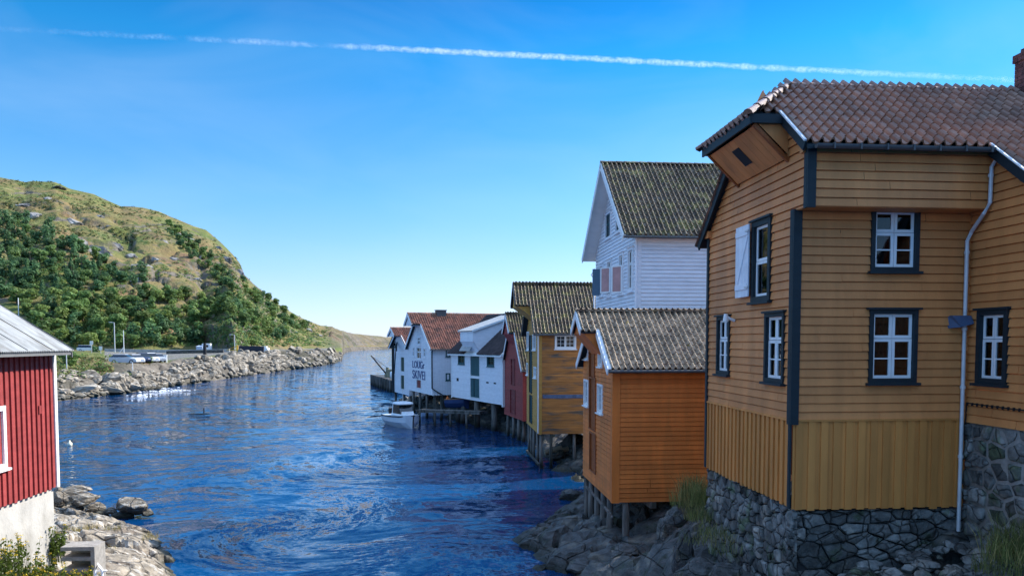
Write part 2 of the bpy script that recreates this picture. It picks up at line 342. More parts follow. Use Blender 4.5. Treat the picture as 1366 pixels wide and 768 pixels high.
def window(par, P, u0, u1, z0, z1, cmat, smat=None, cas=.09, cols=2, split=None, mid=True, head=True, sill=True, cur=None, name='window', lip=.03, label=None, pane=None, flip=False, rows=0):
    """Casing outline u0..u1, z0..z1 on plane P. Returns the hole to cut in the boards."""
    smat = smat or W_WTRIM; pane = pane or GLASS
    a, b, c, d = u0 + cas, u1 - cas, z0 + cas, z1 - cas
    f = MB()
    f.pbox(P, u0, a, z0, z1, -.02, lip + .02); f.pbox(P, b, u1, z0, z1, -.02, lip + .02)
    f.pbox(P, a, b, z0, c, -.02, lip + .018); f.pbox(P, a, b, d, z1, -.02, lip + .018)
    for (x0, x1, y0, y1) in ((a - .01, a, c, d), (b, b + .01, c, d), (a, b, c - .01, c), (a, b, d, d + .01)): f.pbox(P, x0, x1, y0, y1, -.12, -.02)
    if head: f.pbox(P, u0 - .05, u1 + .05, z1, z1 + .035, -.01, lip + .06)
    w = f.build(name, cmat, par)
    if label: w['label'] = label
    if sill:
        s = MB(); s.pbox(P, u0 - .045, u1 + .045, z0 - .045, z0, -.01, lip + .075); s.build('sill', cmat, w)
    g = MB(); cw = (b - a) / cols; t = min(.05, cw * .16)
    zs = [c, d] if split is None else [c, c + (d - c) * split, d]
    for i in range(cols):
        for j in range(len(zs) - 1):
            p, q, r_, s_ = a + i * cw + .004, a + (i + 1) * cw - .004, zs[j] + .004, zs[j + 1] - .004
            dn = -.004 * j
            g.pbox(P, p, p + t, r_, s_, -.06, -.012 + dn); g.pbox(P, q - t, q, r_, s_, -.06, -.012 + dn)
            g.pbox(P, p + t, q - t, r_, r_ + t, -.06, -.014 + dn); g.pbox(P, p + t, q - t, s_ - t, s_, -.06, -.014 + dn)
            nr = rows if rows else (2 if (mid and j == 0) else 1)
            for k in range(1, nr):
                zc = r_ + (s_ - r_) * k / nr; g.pbox(P, p + t, q - t, zc - .011, zc + .011, -.05, -.018 + dn)
            if rows: g.pbox(P, (p + q) / 2 - .011, (p + q) / 2 + .011, r_ + t, s_ - t, -.05, -.02 + dn)
    g.build('sash', smat, w)
    g = MB(); g.pbox(P, a, b, c, d, -.04, -.034); g.build('pane', pane, w)
    if cur:
        g = MB(); nf = 10
        for (x0, x1, y0) in cur:
            x0, x1, y0 = a + (b - a) * x0, a + (b - a) * x1, c + (d - c) * y0; pts = []
            for k in range(nf * 2 + 1): pts.append((x0 + (x1 - x0) * k / (nf * 2), -.16 - .025 * (k % 2)))
            for (p, q) in zip(pts[:-1], pts[1:]): g.add([P(p[0], y0, p[1]), P(q[0], y0, q[1]), P(q[0], d, q[1]), P(p[0], d, p[1])], [(0, 1, 2, 3)], 0, .5)
        g.build('curtain', CURTAIN, w)
    return (a, b, c, d)
def door(par, P, u0, u1, z0, z1, dm, cm=None, leaves=1, name='door', label=None, lip=.03, gap=0):
    f = MB(); c = .06
    f.pbox(P, u0, u0 + c, z0, z1, -.02, lip + .02); f.pbox(P, u1 - c, u1, z0, z1, -.02, lip + .02); f.pbox(P, u0, u1, z1, z1 + c, -.02, lip + .022)
    f.pbox(P, u0, u1, z0 - .03, z0, -.02, lip + .03)
    dr = MB(); n = max(3, round((u1 - u0 - 2 * c) / .14)); st = (u1 - u0 - 2 * c) / n
    for i in range(n):
        if gap and abs(i - n * gap) < .9: continue
        dr.pbox(P, u0 + c + i * st + .005, u0 + c + (i + 1) * st - .005, z0, z1, -.05, -.02)
    dr.pbox(P, u0 + c, u1 - c, z0, z1, -.09, -.07, 1)
    o = dr.build(name, [dm, BLACK], par)
    if label: o['label'] = label
    f.build('frame', cm or dm, o)
    return (u0 + c, u1 - c, z0, z1)

def voronoi_wall(mb, P, u0, u1, z0f, z1f, size=.3, asp=1.5, proud=.06, gap=.018, m=0, seed=1, big=()):
    """Irregular stones packed over the strip u0..u1 between z0f(u) and z1f(u); each a rounded, roughened lump."""
    rg = random.Random(seed); pts = []
    zlo = min(z0f(u0), z0f(u1)); zhi = max(z1f(u0), z1f(u1))
    nz_ = max(1, round((zhi - zlo) / (size * .8)))
    for j in range(-1, nz_ + 1):
        sz = size * rg.uniform(.7, 1.35); u = u0 - sz
        while u < u1 + sz:
            st = sz * asp * rg.choice((.45, .7, 1, 1.3))
            pts.append(((u + st / 2 + rg.uniform(-.12, .12) * sz), zlo + (j + .5 + rg.uniform(-.34, .34)) * (zhi - zlo) / nz_)); u += st
    pts = [p for p in pts if not any(((p[0] - b[0]) / b[2]) ** 2 + ((p[1] - b[1]) / b[2]) ** 2 < 1.0 for b in big)] + [(b[0], b[1]) for b in big]
    ax = asp
    for i, (px, pz) in enumerate(pts):
        if px < u0 - .1 or px > u1 + .1: continue
        R_ = size * 3
        c = [(px - R_ * ax, pz - R_), (px + R_ * ax, pz - R_), (px + R_ * ax, pz + R_), (px - R_ * ax, pz + R_)]
        for k, (qx, qz) in enumerate(pts):
            if k == i or abs(qx - px) > R_ * 2 * ax or abs(qz - pz) > R_ * 2: continue
            nx, nz2 = (qx - px) / ax ** 2, (qz - pz); mx, mz = (px + qx) / 2, (pz + qz) / 2; o = []
            for a in range(len(c)):
                p, q = c[a], c[(a + 1) % len(c)]
                dp = (p[0] - mx) * nx + (p[1] - mz) * nz2; dq = (q[0] - mx) * nx + (q[1] - mz) * nz2
                if dp <= 0: o.append(p)
                if dp * dq < 0: t = dp / (dp - dq); o.append((p[0] + (q[0] - p[0]) * t, p[1] + (q[1] - p[1]) * t))
            c = o
            if len(c) < 3: break
        if len(c) < 3: continue
        d = []                                       # subdivide the outline and clamp it to the strip
        for a in range(len(c)):
            p, q = c[a], c[(a + 1) % len(c)]; n = max(1, int(math.hypot(q[0] - p[0], q[1] - p[1]) / (size * .28)))
            for t in range(n): d.append((p[0] + (q[0] - p[0]) * t / n, p[1] + (q[1] - p[1]) * t / n))
        d = [(min(max(x, u0), u1), z) for x, z in d]; d = [(x, min(max(z, z0f(x)), z1f(x))) for x, z in d]
        cx, cz = sum(p[0] for p in d) / len(d), sum(p[1] for p in d) / len(d)
        if max(p[0] for p in d) - min(p[0] for p in d) < .05 or max(p[1] for p in d) - min(p[1] for p in d) < .04: continue
        pr = proud * rg.uniform(.4, 1.5); tx, tz = rg.uniform(-.25, .25), rg.uniform(-.3, .2); rings = []
        for (fr_, h, g) in ((1, -.04, gap), (1, .45, gap), (.93, .84, gap * 1.2), (.78, .98, gap), (.4, 1.02, gap)):
            rr = []
            for (x, z) in d:
                dx, dz = x - cx, z - cz; L = math.hypot(dx, dz) + 1e-6; q = max(.15, (L - g) / L) * fr_
                X, Z = cx + dx * q, cz + dz * q; nn = noise.noise(Vector((X * 4.5, Z * 4.5, seed + i))) * .35 * (h > 0)
                rr.append(P(X, Z, pr * (h + nn) + (tx * dx + tz * dz) * .3 * (h > 0)))
            rings.append(rr)
        n = len(d); vs = [p for rr in rings for p in rr] + [P(cx, cz, pr * 1.06)]; fs = []
        for a in range(len(rings) - 1):
            for k in range(n): fs.append((a * n + k, a * n + (k + 1) % n, (a + 1) * n + (k + 1) % n, (a + 1) * n + k))
        for k in range(n): fs.append(((len(rings) - 1) * n + k, (len(rings) - 1) * n + (k + 1) % n, len(rings) * n))
        mb.add(vs, fs, m, rg.random())

# ================================================================== the big ochre house on the right
FM = Frame(1058, 480, 13)
T = house('ochre_house', 'big ochre timber house with hoist hood on dry stone foundation at the right', FM)
Pr = lambda u, z, n: (-n, u, z)                 # wall facing the river
Pf = lambda u, z, n: (u, -n, z)                 # wall facing the camera
Pj = lambda u, z, n: (u, -.45 - n, z)           # jettied storey
WX = 3.13
Pw = lambda u, z, n: (WX - n, u, z)             # side of the wing
kn, kf, t_r, z_r = .77, .83, 1.434, 11.69
ZF = 12.88
zn = lambda t: 10.585 + kn * t
def main_window(P, rect, nm, cur, tall=False, **k):
    a = dict(cas=.07, cols=2, split=.62, mid=True, cur=cur); a.update(k)
    return window(T, P, *rect, W_TRIM, **a)
CUR = [(0, .38, 0), (.62, 1, .0)]
hf = [main_window(Pf, FM.rect('front', 1158, 413, 1222, 510), 'a', [(.02, .98, .28)]),
      main_window(Pf, FM.rect('front', 1161, 276, 1225, 362), 'b', CUR, head=False)]
hr = [main_window(Pr, FM.rect('side', 958, 422, 975, 499), 'c', CUR), main_window(Pr, FM.rect('side', 1022, 417, 1048, 510), 'd', CUR),
      main_window(Pr, FM.rect('side', 1005, 293, 1030, 402), 'e', None, cols=1, split=.5, mid=False, cas=.1)]
hw = [window(T, Pw, *FM.rect('side', 1305, 413, 1346, 512, WX), W_TRIM, cas=.085, cols=2, split=.62, cur=[(0, 1, .0)])]
b = MB()
siding(b, Pr, [(0, 5.67), (4.2, 5.67), (4.2, 9.36), (t_r, 11.64), (-.45, 10.2), (-.45, 9.2), (0, 9.2)], hr)
b.build('river_wall', W_OCHRE, T)
b = MB(); siding(b, Pf, [(0, 5.67), (WX, 5.67), (WX, 9.2), (0, 9.2)], hf); b.build('front_wall', W_OCHRE, T)
b = MB(); siding(b, Pj, [(0, 9.2), (WX, 9.2), (WX, 10.2), (0, 10.2)]); b.box(0, WX, -.45, 0, 9.19, 9.22); b.build('jetty_wall', W_OCHRE, T)
b = MB(); siding(b, Pw, [(-3.2, 5.62), (0, 5.62), (0, 10.18), (-.45, 10.15), (-3.2, 8.1)], hw); b.build('wing_wall', W_OCHRE, T)
b = MB(); battens(b, Pr, .02, 4.2, 4.2, 5.67, step=.2, w=.1); battens(b, Pf, .02, WX, 4.14, 5.665, step=.215, w=.125, n=.025)
b.pbox(Pr, 0, 4.2, 5.655, 5.69, .0, .045); b.pbox(Pf, 0, WX, 5.65, 5.685, 0, .04)
b.build('lower_battens', W_OCHRE2, T)
b = MB()
b.pbox(Pr, -.03, .09, 5.6, 9.22, .012, .055); b.pbox(Pf, -.055, .09, 5.6, 9.2, .012, .058)
b.pbox(Pr, -.48, -.37, 9.17, 10.17, .012, .055); b.pbox(Pj, -.055, .09, 9.17, 10.17, .012, .058)
b.pbox(Pr, -.02, .05, 4.16, 5.6, .01, .045); b.pbox(Pr, 4.1, 4.2, 4.2, 9.4, .012, .05)
b.each('corner_board', W_TRIM, T)
b = MB(); b.box(.1, 9, 4.1, 4.2, 4, 9.6); b.box(8.9, 9, 0, 4.2, 4, 11); b.box(WX + .2, 9, -3.2, -3.1, 4, 8.2); b.build('back_wall', W_OCHRE, T)
# roof: two slopes, half hip over the hoist
NV, HA, HZ, RB = -.12, -.69, 10.79, .51
ov = -.62; S1 = Vector((0, 1, kn)).normalized(); L1 = (t_r - ov) / S1.y
b = MB(); O1 = Vector((HA, ov, zn(ov) + .06))
def in1(u, s):
    x, z = HA + u, zn(ov + s * S1.y)
    if x > WX - .1: return True
    return ov + s * S1.y > ov and x >= (NV if z < HZ else HA + max(0, (z - HZ) / .88 * (RB - HA)) - .05)
tiles(b, O1, (1, 0, 0), S1, 52, int(L1 / .245) + 1, .186, .245, lambda u, s: in1(u, s) and s < L1 + .05, jit=.0025, lift=.024)
O1b = O1 - S1 * (.245 * 10)
tiles(b, O1b, (1, 0, 0), S1, 52, 10, .186, .245, lambda u, s: HA + u > WX - .1, jit=.0025, lift=.024)
S2 = Vector((RB - HA, 0, .88)).normalized(); O2 = Vector((HA - .06, .2, HZ + .02)); LH = math.hypot(RB - HA, .88)
tiles(b, O2 + Vector((0, 2.45, 0)), (0, -1, 0), S2, 13, 6, .2, .3, lambda u, s: s < LH and (s / LH) * 1.2 + .03 < u < 2.5 - (s / LH) * 1.25 - .03)
S3 = Vector((0, -1, kf)).normalized()
tiles(b, (9, 4.55, ZF - kf * 4.55 + .06), (-1, 0, 0), S3, 48, 14, .2, .3, lambda u, s: (lambda x, z: x >= (NV if z < HZ - .3 else .7))(9 - u, ZF - kf * (4.55 - s * -S3.y)) and 4.55 + s * S3.y > t_r + .1)
rf = b.build('roof', TILE_RED, T, smooth=False)
b = MB()
caps(b, (RB, t_r, z_r + .06), (9, t_r, z_r + .06), .075); caps(b, (HA - .1, .16, HZ + .06), (RB, t_r, z_r + .07), .08); caps(b, (HA - .1, 2.66, HZ + .06), (RB, t_r, z_r + .07), .08)
b.build('ridge_tiles', TILE_RED, rf)
b = MB()                                            # roof boarding below the tiles
dn = (0, 0, -.07)
zo = .03
pl = lambda x, t: (x, t, (zn(t) if t <= t_r else ZF - kf * t) + zo)
b.slab([pl(NV, ov), pl(9, ov), pl(9, t_r), pl(RB, t_r), pl(HA, .253), pl(NV, .253)], dn)
b.slab([pl(WX - .1, -2.6), pl(9, -2.6), pl(9, ov - .003), pl(WX - .1, ov - .003)], dn)
b.slab([pl(NV, 4.5), pl(9, 4.5), pl(9, t_r + .003), pl(RB, t_r + .003), pl(HA, 2.53), pl(NV, 2.53)], dn)
b.slab([(HA, .253, HZ + zo), (RB - .01, t_r, z_r + zo - .01), (HA, 2.53, HZ + zo)], dn)
b.build('roof_boarding', W_TRIM, T)
b = MB()                                            # barge boards and fascias
def barge(mb, p, q, th=.035, h=.16, dz=.05, m=0): mb.beam(Vector(p) + Vector((0, 0, dz)), Vector(q) + Vector((0, 0, dz)), th, h, m, side=(1, 0, 0))
barge(b, pl(NV - .02, ov), pl(NV - .02, .3)); barge(b, pl(NV - .02, 4.55), pl(NV - .02, 2.5)); barge(b, pl(WX - .12, -2.6), pl(WX - .12, ov - .02))
b.box(HA - .05, HA - .015, .2, 2.6, HZ - .12, HZ + .06); b.box(HA - .02, NV, .2, .235, HZ - .1, HZ + .04); b.box(HA - .02, NV, 2.55, 2.585, HZ - .1, HZ + .04)
b.each('barge_board', W_TRIM, T)
b = MB(); barge(b, pl(NV - .05, ov - .03), pl(NV - .05, .3), .04, .03, .09); barge(b, pl(WX - .15, -2.6), pl(WX - .15, ov), .035, .025, .09)
b.each('verge_flashing', W_WTRIM, T)
b = MB()                                            # hoist hood: sloping soffit boards with hatch
tl = [.33 + (2.45 - .33) * k / 9 for k in range(10)]
lo = lambda t, f, n=0: Vector((-.03 + (HA + .12) * f - n * .8, t, 10.14 + (HZ - .1 - 10.14) * f - n * .6))
for k in range(9):
    a0, a1 = tl[k] + .004, tl[k + 1] - .004
    b.hexa([lo(a0, 0), lo(a1, 0), lo(a1, 0, .03), lo(a0, 0, .03), lo(a0, 1), lo(a1, 1), lo(a1, 1, .03), lo(a0, 1, .03)])
for (t0, sg) in ((.3, 1), (2.48, -1)):
    b.add([(-.02, t0, 10.2), (HA + .1, t0, HZ - .06), (-.02, t0, HZ - .06)], [(0, 1, 2)])
hd = b.build('hoist_hood', W_OCHRE, T)
b = MB()
for t0 in (.29, 2.47): b.hexa([lo(t0 - .03, -.08), lo(t0 + .03, -.08), lo(t0 + .03, -.08, .06), lo(t0 - .03, -.08, .06), lo(t0 - .03, 1.02), lo(t0 + .03, 1.02), lo(t0 + .03, 1.02, .06), lo(t0 - .03, 1.02, .06)])
b.each('bracket', W_DOOR, hd)
b = MB(); b.hexa([lo(1.3, .3, .02), lo(1.62, .3, .02), lo(1.62, .3, .04), lo(1.3, .3, .04), lo(1.3, .78, .02), lo(1.62, .78, .02), lo(1.62, .78, .04), lo(1.3, .78, .04)])
b.build('hatch', BLACK, hd)
b = MB(); b.box(-.1, .12, 3.98, 4.2, 9.28, 9.42); b.box(-.1, .1, -.42, -.3, 10.06, 10.18); b.each('purlin_end', W_OCHRE, T)
# shutter, gutter, pipe, lamp, vent, chimney, cable
r5 = FM.rect('side', 1005, 293, 1030, 402)
b = MB(); u0, u1, z0, z1 = r5[1] - .02, r5[1] + .62, r5[2] + .12, r5[3] - .02
for k in range(4): b.pbox(Pr, u0 + (u1 - u0) * k / 4 + .003, u0 + (u1 - u0) * (k + 1) / 4 - .003, z0, z1, .085, .11)
for z in (z0 + .14, z1 - .2): b.pbox(Pr, u0 + .03, u1 - .03, z, z + .1, .11, .13)
b.beam(Pr(u0 + .08, z1 - .2, .12), Pr(u1 - .08, z0 + .3, .12), .02, .08, side=(1, 0, 0))
sh = b.build('shutter', W_WHITE, T)
b = MB()
for z in (z0 + .16, z1 - .14): b.pbox(Pr, u0 - .05, u0 + .12, z, z + .03, .128, .142)
b.each('hinge', GALV, sh)
b = MB(); n = 9
for x0, x1 in ((-.02, WX - .02),):
    vs = []
    for x in (x0, x1):
        for rr in (.065, .056):
            for k in range(n): a = math.pi * k / (n - 1); vs.append((x, -.70 - rr * math.cos(a), 10.12 - rr * math.sin(a)))
    fs = []
    for k in range(n - 1): fs += [(k, k + 1, 2 * n + k + 1, 2 * n + k), (n + k, 3 * n + k, 3 * n + k + 1, n + k + 1)]
    fs += [tuple(range(n - 1, -1, -1)), tuple(range(2 * n, 3 * n))]
    b.add(vs, fs)
for k in range(7): x = .25 + k * .44; b.box(x - .015, x + .015, -.77, -.62, 10.115, 10.135); b.box(x - .012, x + .012, -.785, -.765, 10.04, 10.135)
gt = b.build('gutter', GUTTER, T)
b = MB(); xa, xb = WX - .07, 3.01
b.tube([(xa, -.70, 10.08), (xa, -.66, 9.98), (xa, -.54, 9.86), (xa, -.53, 9.28), (xa - .05, -.46, 9.12), (xb + .04, -.12, 8.87), (xb, -.075, 8.72), (xb, -.075, 3.72)], .032, n=12)
for z in (9.7, 8.5, 7.2, 6.2, 5.0): y = -.53 if z > 9.1 else -.075; x = xa if z > 9.1 else xb; b.tube([(x, y, z), (x, y, z + .05)], .043, n=12)
b.build('downpipe', GALV, T)
b = MB(); x0, x1, z0, z1 = FM.rect('front', 1264, 421, 1289, 438)
b.add([Pf(x0, z1, 0), Pf(x1, z1, 0), Pf(x1, z1, .12), Pf(x0, z1, .12), Pf(x0, z0, 0), Pf(x1, z0 + .08, 0), Pf(x1, z0 + .08, .2), Pf(x0 + .1, z0 + .02, .22)],
      [(0, 1, 2, 3), (2, 1, 5, 6), (3, 2, 6, 7), (0, 3, 7, 4)])
b.build('vent_hood', mat('blue grey metal', (.08, .12, .2), rough=.4, var=.1), T)
b = MB(); t0, zz = FM.side(975, 425, -.1); b.tube([Pr(t0, zz - .04, .02), Pr(t0, zz, .12), Pr(t0 + .02, zz + .05, .2)], .03, n=10); b.tube([Pr(t0 + .02, zz + .1, .2), Pr(t0 + .02, zz - .05, .2)], [.035, .06], n=12)
b.build('wall_lamp', W_WTRIM, T)
b = MB(); x0 = FM.front(1353, 100, 1.3)[0] + .17
def brick_box(mb, x0, x1, y0, y1, z0, z1, h=.075, w=.22):
    k = 0; z = z0
    while z < z1 - .01:
        o = (k % 2) * w / 2; zt = min(z + h, z1) - .01
        for (ax, lo_, hi_, fix) in (('x', x0, x1, y0), ('x', x0, x1, y1), ('y', y0, y1, x0), ('y', y0, y1, x1)):
            q = lo_ - o
            while q < hi_:
                a_, b_ = max(q, lo_) + .004, min(q + w - .008, hi_)
                if b_ - a_ > .02:
                    e = .008
                    if ax == 'x': mb.box(a_, b_, fix - e, fix + e, z, zt)
                    else: mb.box(fix - e, fix + e, a_, b_, z, zt)
                q += w
        z += h; k += 1
    mb.box(x0 + .004, x1 - .004, y0 + .004, y1 - .004, z0, z1 - .004, 1)
brick_box(b, x0, x0 + .62, .98, 1.5, 11.2, 12.30); brick_box(b, x0 - .03, x0 + .65, .95, 1.53, 12.30, 12.45); brick_box(b, x0 + .06, x0 + .56, 1.04, 1.44, 12.45, 12.55)
b.build('chimney', [BRICK, MORTAR], T)
b = MB(); b.tube([Pw(-3, 5.93, .03), Pw(-1, 5.94, .035), Pw(-.06, 5.95, .03), Pw(-.04, 5.3, .03)], .012, n=6)
for k in range(24): b.pbox(Pw, -.1 - k * .12, -.07 - k * .12, 5.91, 5.965, .0, .045)
b.build('cable', BLACK, T)
# stone foundations
b = MB()
voronoi_wall(b, lambda u, z, n: (.12 - n, u, z), -.02, 4.3, lambda u: 1.6, lambda u: 4.15, size=.26, asp=1.35, proud=.075, gap=.013, seed=3, big=[(.55, 2.9, .3)])
voronoi_wall(b, lambda u, z, n: (u, .1 - n, z), -.02, WX + .1, lambda u: 2.2, lambda u: 4.1, size=.25, asp=1.9, proud=.075, gap=.013, seed=9, big=[(.42, 3.35, .42), (1.3, 3.1, .3)])
b.pbox(lambda u, z, n: (.2 - n, u, z), .1, 4.3, 1.2, 4.18, -.3, 0, 1); b.pbox(lambda u, z, n: (u, .18 - n, z), .1, WX, 1.6, 4.12, -.3, 0, 1)
b.build('stone_foundation', [STONE, GAPS], T, smooth=True)
b = MB(); Pwf = lambda u, z, n: (WX + .02 - n, u, z)
voronoi_wall(b, Pwf, -3.2, .02, lambda u: 2.6, lambda u: 5.62, size=.34, asp=1.25, proud=.05, gap=.035, seed=21)
b.pbox(Pwf, -3.2, 0, 2, 5.615, -.2, .012, 1)
b.build('mortared_foundation', [STONE, MORTAR], T, smooth=True)

# ================================================================== gabled sea houses
def gable_house(T, TD, B, z0, ze, zr, NV=-.25, ov=.3, hood=None, tile=TILE_MOSS, tw=.2, tl=.3, wall=W_ORANGE, front=None, holes_s=(), holes_f=(), trim=W_WTRIM, corner=None, cw=.16,
                board=.15, roofb=W_TRIM, lip=.022, verge_h=.2, soft=None, vertical_front=False, capm=None, front_mats=None):
    tr = TD / 2; k = (zr - ze) / (tr + ov); front = front or wall
    zp = lambda t: zr - k * abs(t - tr)
    b = MB(); siding(b, Pr, [(0, z0), (TD, z0), (TD, zp(TD) - .05), (tr, zr - .05), (0, zp(0) - .05)], holes_s, board, lip); b.build('river_wall', wall, T)
    b = MB(); poly = [(0, z0), (B, z0), (B, zp(0)), (0, zp(0))]
    if vertical_front: battens(b, Pf, 0, B, z0, zp(0), step=.24, w=.06, holes=holes_f)
    else: siding(b, Pf, poly, holes_f, board, lip)
    b.build('front_wall', front, T)
    b = MB(); b.box(0, B, TD - .05, TD, z0, zp(TD)); b.box(B - .05, B, 0, TD, z0, zp(0)); b.slab([(B - .025, 0, zp(0)), (B - .025, TD, zp(0)), (B - .025, tr, zr - .1)], (.05, 0, 0)); b.box(.05, B, .05, TD, z0 + .01, z0 + .1); b.build('back_wall', wall, T)
    nh, zh = hood or (NV, zr)
    S = Vector((0, 1, k)).normalized(); L = (tr + ov) / S.y
    x0 = nh if hood else NV
    inside = lambda u, s: (x0 + u >= NV - .02) or (ze + s * S.z > zh)
    b = MB(); nu, ns = int((B + .2 - x0) / tw), int(L / tl) + 1
    tiles(b, (x0, -ov, ze + .05), (1, 0, 0), S, nu, ns, tw, tl, lambda u, s: inside(u, s) and s < L)
    Sb = Vector((0, -1, k)).normalized()
    tiles(b, (x0 + nu * tw, TD + ov, ze + .05), (-1, 0, 0), Sb, nu, ns, tw, tl, lambda u, s: inside(nu * tw - u, s) and s < L)
    rf = b.build('roof', tile, T)
    b = MB(); caps(b, (x0, tr, zr + .1), (B + .2, tr, zr + .1), r=.09); b.build('ridge_tiles', capm or tile, rf)
    th = tr - (zr - zh) / k; dn = (0, 0, -.07); b = MB(); c = .02
    for f in (lambda t: t, lambda t: TD - t):
        q = lambda x, t: (x, f(t), zp(t) + c if t <= tr else 0)
        if hood: b.slab([q(NV, -ov), q(B + .2, -ov), q(B + .2, tr), q(nh, tr), q(nh, th), q(NV, th)], dn)
        else: b.slab([q(NV, -ov), q(B + .2, -ov), q(B + .2, tr), q(NV, tr)], dn)
    b.build('roof_boarding', roofb, T)
    b = MB()
    for f in (lambda t: t, lambda t: TD - t):
        p = lambda x, t, dz=.06: Vector((x, f(t), zp(t) + dz))
        if hood:
            b.beam(p(NV - .02, -ov - .03), p(NV - .02, th), .035, verge_h, side=(1, 0, 0)); b.beam(p(nh - .02, th), p(nh - .02, tr), .035, verge_h, side=(1, 0, 0))
        else: b.beam(p(NV - .02, -ov - .03), p(NV - .02, tr), .035, verge_h, side=(1, 0, 0))
    for f in (lambda t: t, lambda t: TD - t):
        p = lambda x, t, dz=.09: Vector((x, f(t), zp(t) + dz))
        if hood: b.beam(p(NV + .02, -ov - .03), p(NV + .02, th), .12, .025, side=(1, 0, 0)); b.beam(p(nh + .02, th), p(nh + .02, tr), .12, .025, side=(1, 0, 0))
        else: b.beam(p(NV + .02, -ov - .03), p(NV + .02, tr), .12, .025, side=(1, 0, 0))
    b.each('barge_board', trim, T)
    b = MB(); b.tube([(NV, -ov - .05, ze - .01), (B, -ov - .05, ze - .01)], .05); b.build('gutter', GUTTER, T)
    cm = corner or wall
    b = MB(); b.pbox(Pr, -.03, cw, z0 - .02, zp(0) - .05, .01, .04); b.pbox(Pf, -.042, cw, z0 - .02, zp(0) - .05, .01, .042); b.each('corner_board', cm, T)
    if hood and soft != 'none':
        sm = soft or wall; b = MB(); zl = zh - .75; dz = .02; ia = th + .05; ib = TD - th - .05; ko = nh + .1; zt = zp(ia) - .08
        if soft:   # boxed hood with a flat gable face
            b.slab([(ko, ia, zt), (ko, ib, zt), (ko, tr, zr - .08)], (-ko - .03, 0, 0))
        else:
            b.add([(-.03, ia, zl), (-.03, ib, zl), (ko, ib, zt), (ko, ia, zt), (ko, tr, zr - .08), (-.03, ia, zt), (-.03, ib, zt)],
                  [(0, 1, 2, 3), (3, 2, 4), (0, 3, 5), (1, 6, 2)])
        b.build('hoist_hood', sm, T)
    return zp
def posts(T, pts, r=.11, mat_=None, sub='post'):
    for (x, y, zb, zt) in pts:
        b = MB(); j = lambda: random.uniform(-.06, .06)
        b.tube([(x + j(), y + j(), zb), (x + j() * .5, y + j() * .5, (zb + zt) / 2), (x, y, zt)], [r * 1.1, r, r * .95], n=9); b.build(sub, mat_ or W_POST, T, smooth=True)

# ---- orange house
FO = Frame(818, 580, 24)
T = house('orange_house', 'orange boathouse on posts with pale lichen tiled roof and white barge boards', FO)
hs_ = []
for (a, c, e, g) in ((778.5, 442, 785.5, 479), (780, 506, 786, 541), (798, 512, 805, 551), (799, 462, 804.5, 489)):
    hs_.append(window(T, Pr, *FO.rect('side', a, c, e, g), W_WTRIM, cas=.06, cols=2, rows=3, head=False, name='window'))
for (a, c, e, g) in ((787, 446, 794.5, 503), (787, 505, 795.5, 572), (787.5, 579, 796, 628)):
    hs_.append(door(T, Pr, *FO.rect('side', a, c, e, g), W_DOOR, name='loading_door'))
gable_house(T, 5.07, 9.5, 1.95, 6.1, 7.98, NV=-.22, ov=.3, hood=(-.75, 7.33), tile=TILE_PALE, tw=.2, tl=.27, wall=W_ORANGE, holes_s=hs_, corner=W_ORANGE, cw=.2, verge_h=.2)
posts(T, [(.45, .12, .2, 1.98), (.12, .9, .2, 1.98), (.1, 1.8, .2, 1.98), (.1, 2.9, .1, 1.98), (.1, 3.9, 0, 1.98), (.1, 4.9, -.2, 1.98), (2.5, .4, .6, 1.98)])
b = MB()
for q in range(3): b.beam((-.12 - q * .03, -.5 + q * .12, 1.62 + q * .06), (-.16 - q * .04, 3.6 - q * .3, 1.8 + q * .05), .05, .05)
tag(b.build('pole_bundle', W_POST, None), 'weathered poles stowed under the floor edge of the orange house', 'poles').matrix_world = Matrix.Translation((FO.o[0], FO.o[1], 0)) @ Matrix.Rotation(FO.rot, 4, 'Z')
b = MB()
for x in (1.2, 3.0, 4.6): b.box(x, x + .2, -.02, 5.1, 1.74, 1.95)
b.each('floor_beam', W_POST, T)

# ---- tall white house behind it
FW = Frame(850, 360, 30)
T = house('white_house', 'tall white clapboard house with mossy tiled roof rising behind the orange boathouse', FW)
hs_ = []
for i, (a, c, e, g) in enumerate(((800.5, 352, 805.5, 396), (810, 346, 816.5, 396), (826, 337, 832.5, 393), (838, 330, 845.5, 389))):
    hs_.append(window(T, Pr, *FW.rect('side', a, c, e, g), W_WHITE, W_WTRIM, cas=.12, cols=2, split=.66, mid=True, cur=[(0, .4, 0)]))
for (a, c, e, g) in ((808, 283, 815.5, 319), (822, 284, 829.5, 310)):
    hs_.append(window(T, Pr, *FW.rect('side', a, c, e, g), W_WHITE, W_TEAL, cas=.1, cols=2, split=.6, mid=False))
gable_house(T, 8.0, 9, 3.2, 11.02, 14.72, NV=-.62, ov=.35, tile=TILE_MOSS, tw=.2, tl=.3, wall=W_WHITE, holes_s=hs_, corner=W_WHITE, trim=W_WTRIM, verge_h=.22, roofb=W_WTRIM, board=.15)
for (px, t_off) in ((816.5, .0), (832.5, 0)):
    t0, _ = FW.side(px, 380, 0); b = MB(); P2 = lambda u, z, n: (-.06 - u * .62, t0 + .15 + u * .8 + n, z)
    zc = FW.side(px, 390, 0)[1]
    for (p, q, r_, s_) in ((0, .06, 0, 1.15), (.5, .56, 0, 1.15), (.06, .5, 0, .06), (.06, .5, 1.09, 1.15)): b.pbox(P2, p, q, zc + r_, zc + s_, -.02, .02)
    o = b.build('open_casement', W_WTRIM, T); b = MB(); b.pbox(P2, .05, .51, zc + .05, zc + 1.1, -.004, .004); b.build('panel', mat('painted pink reflection', (.50, .27, .25), rough=.6, var=.2), o)  # reflection of the red house in the casement pane, painted as flat pink
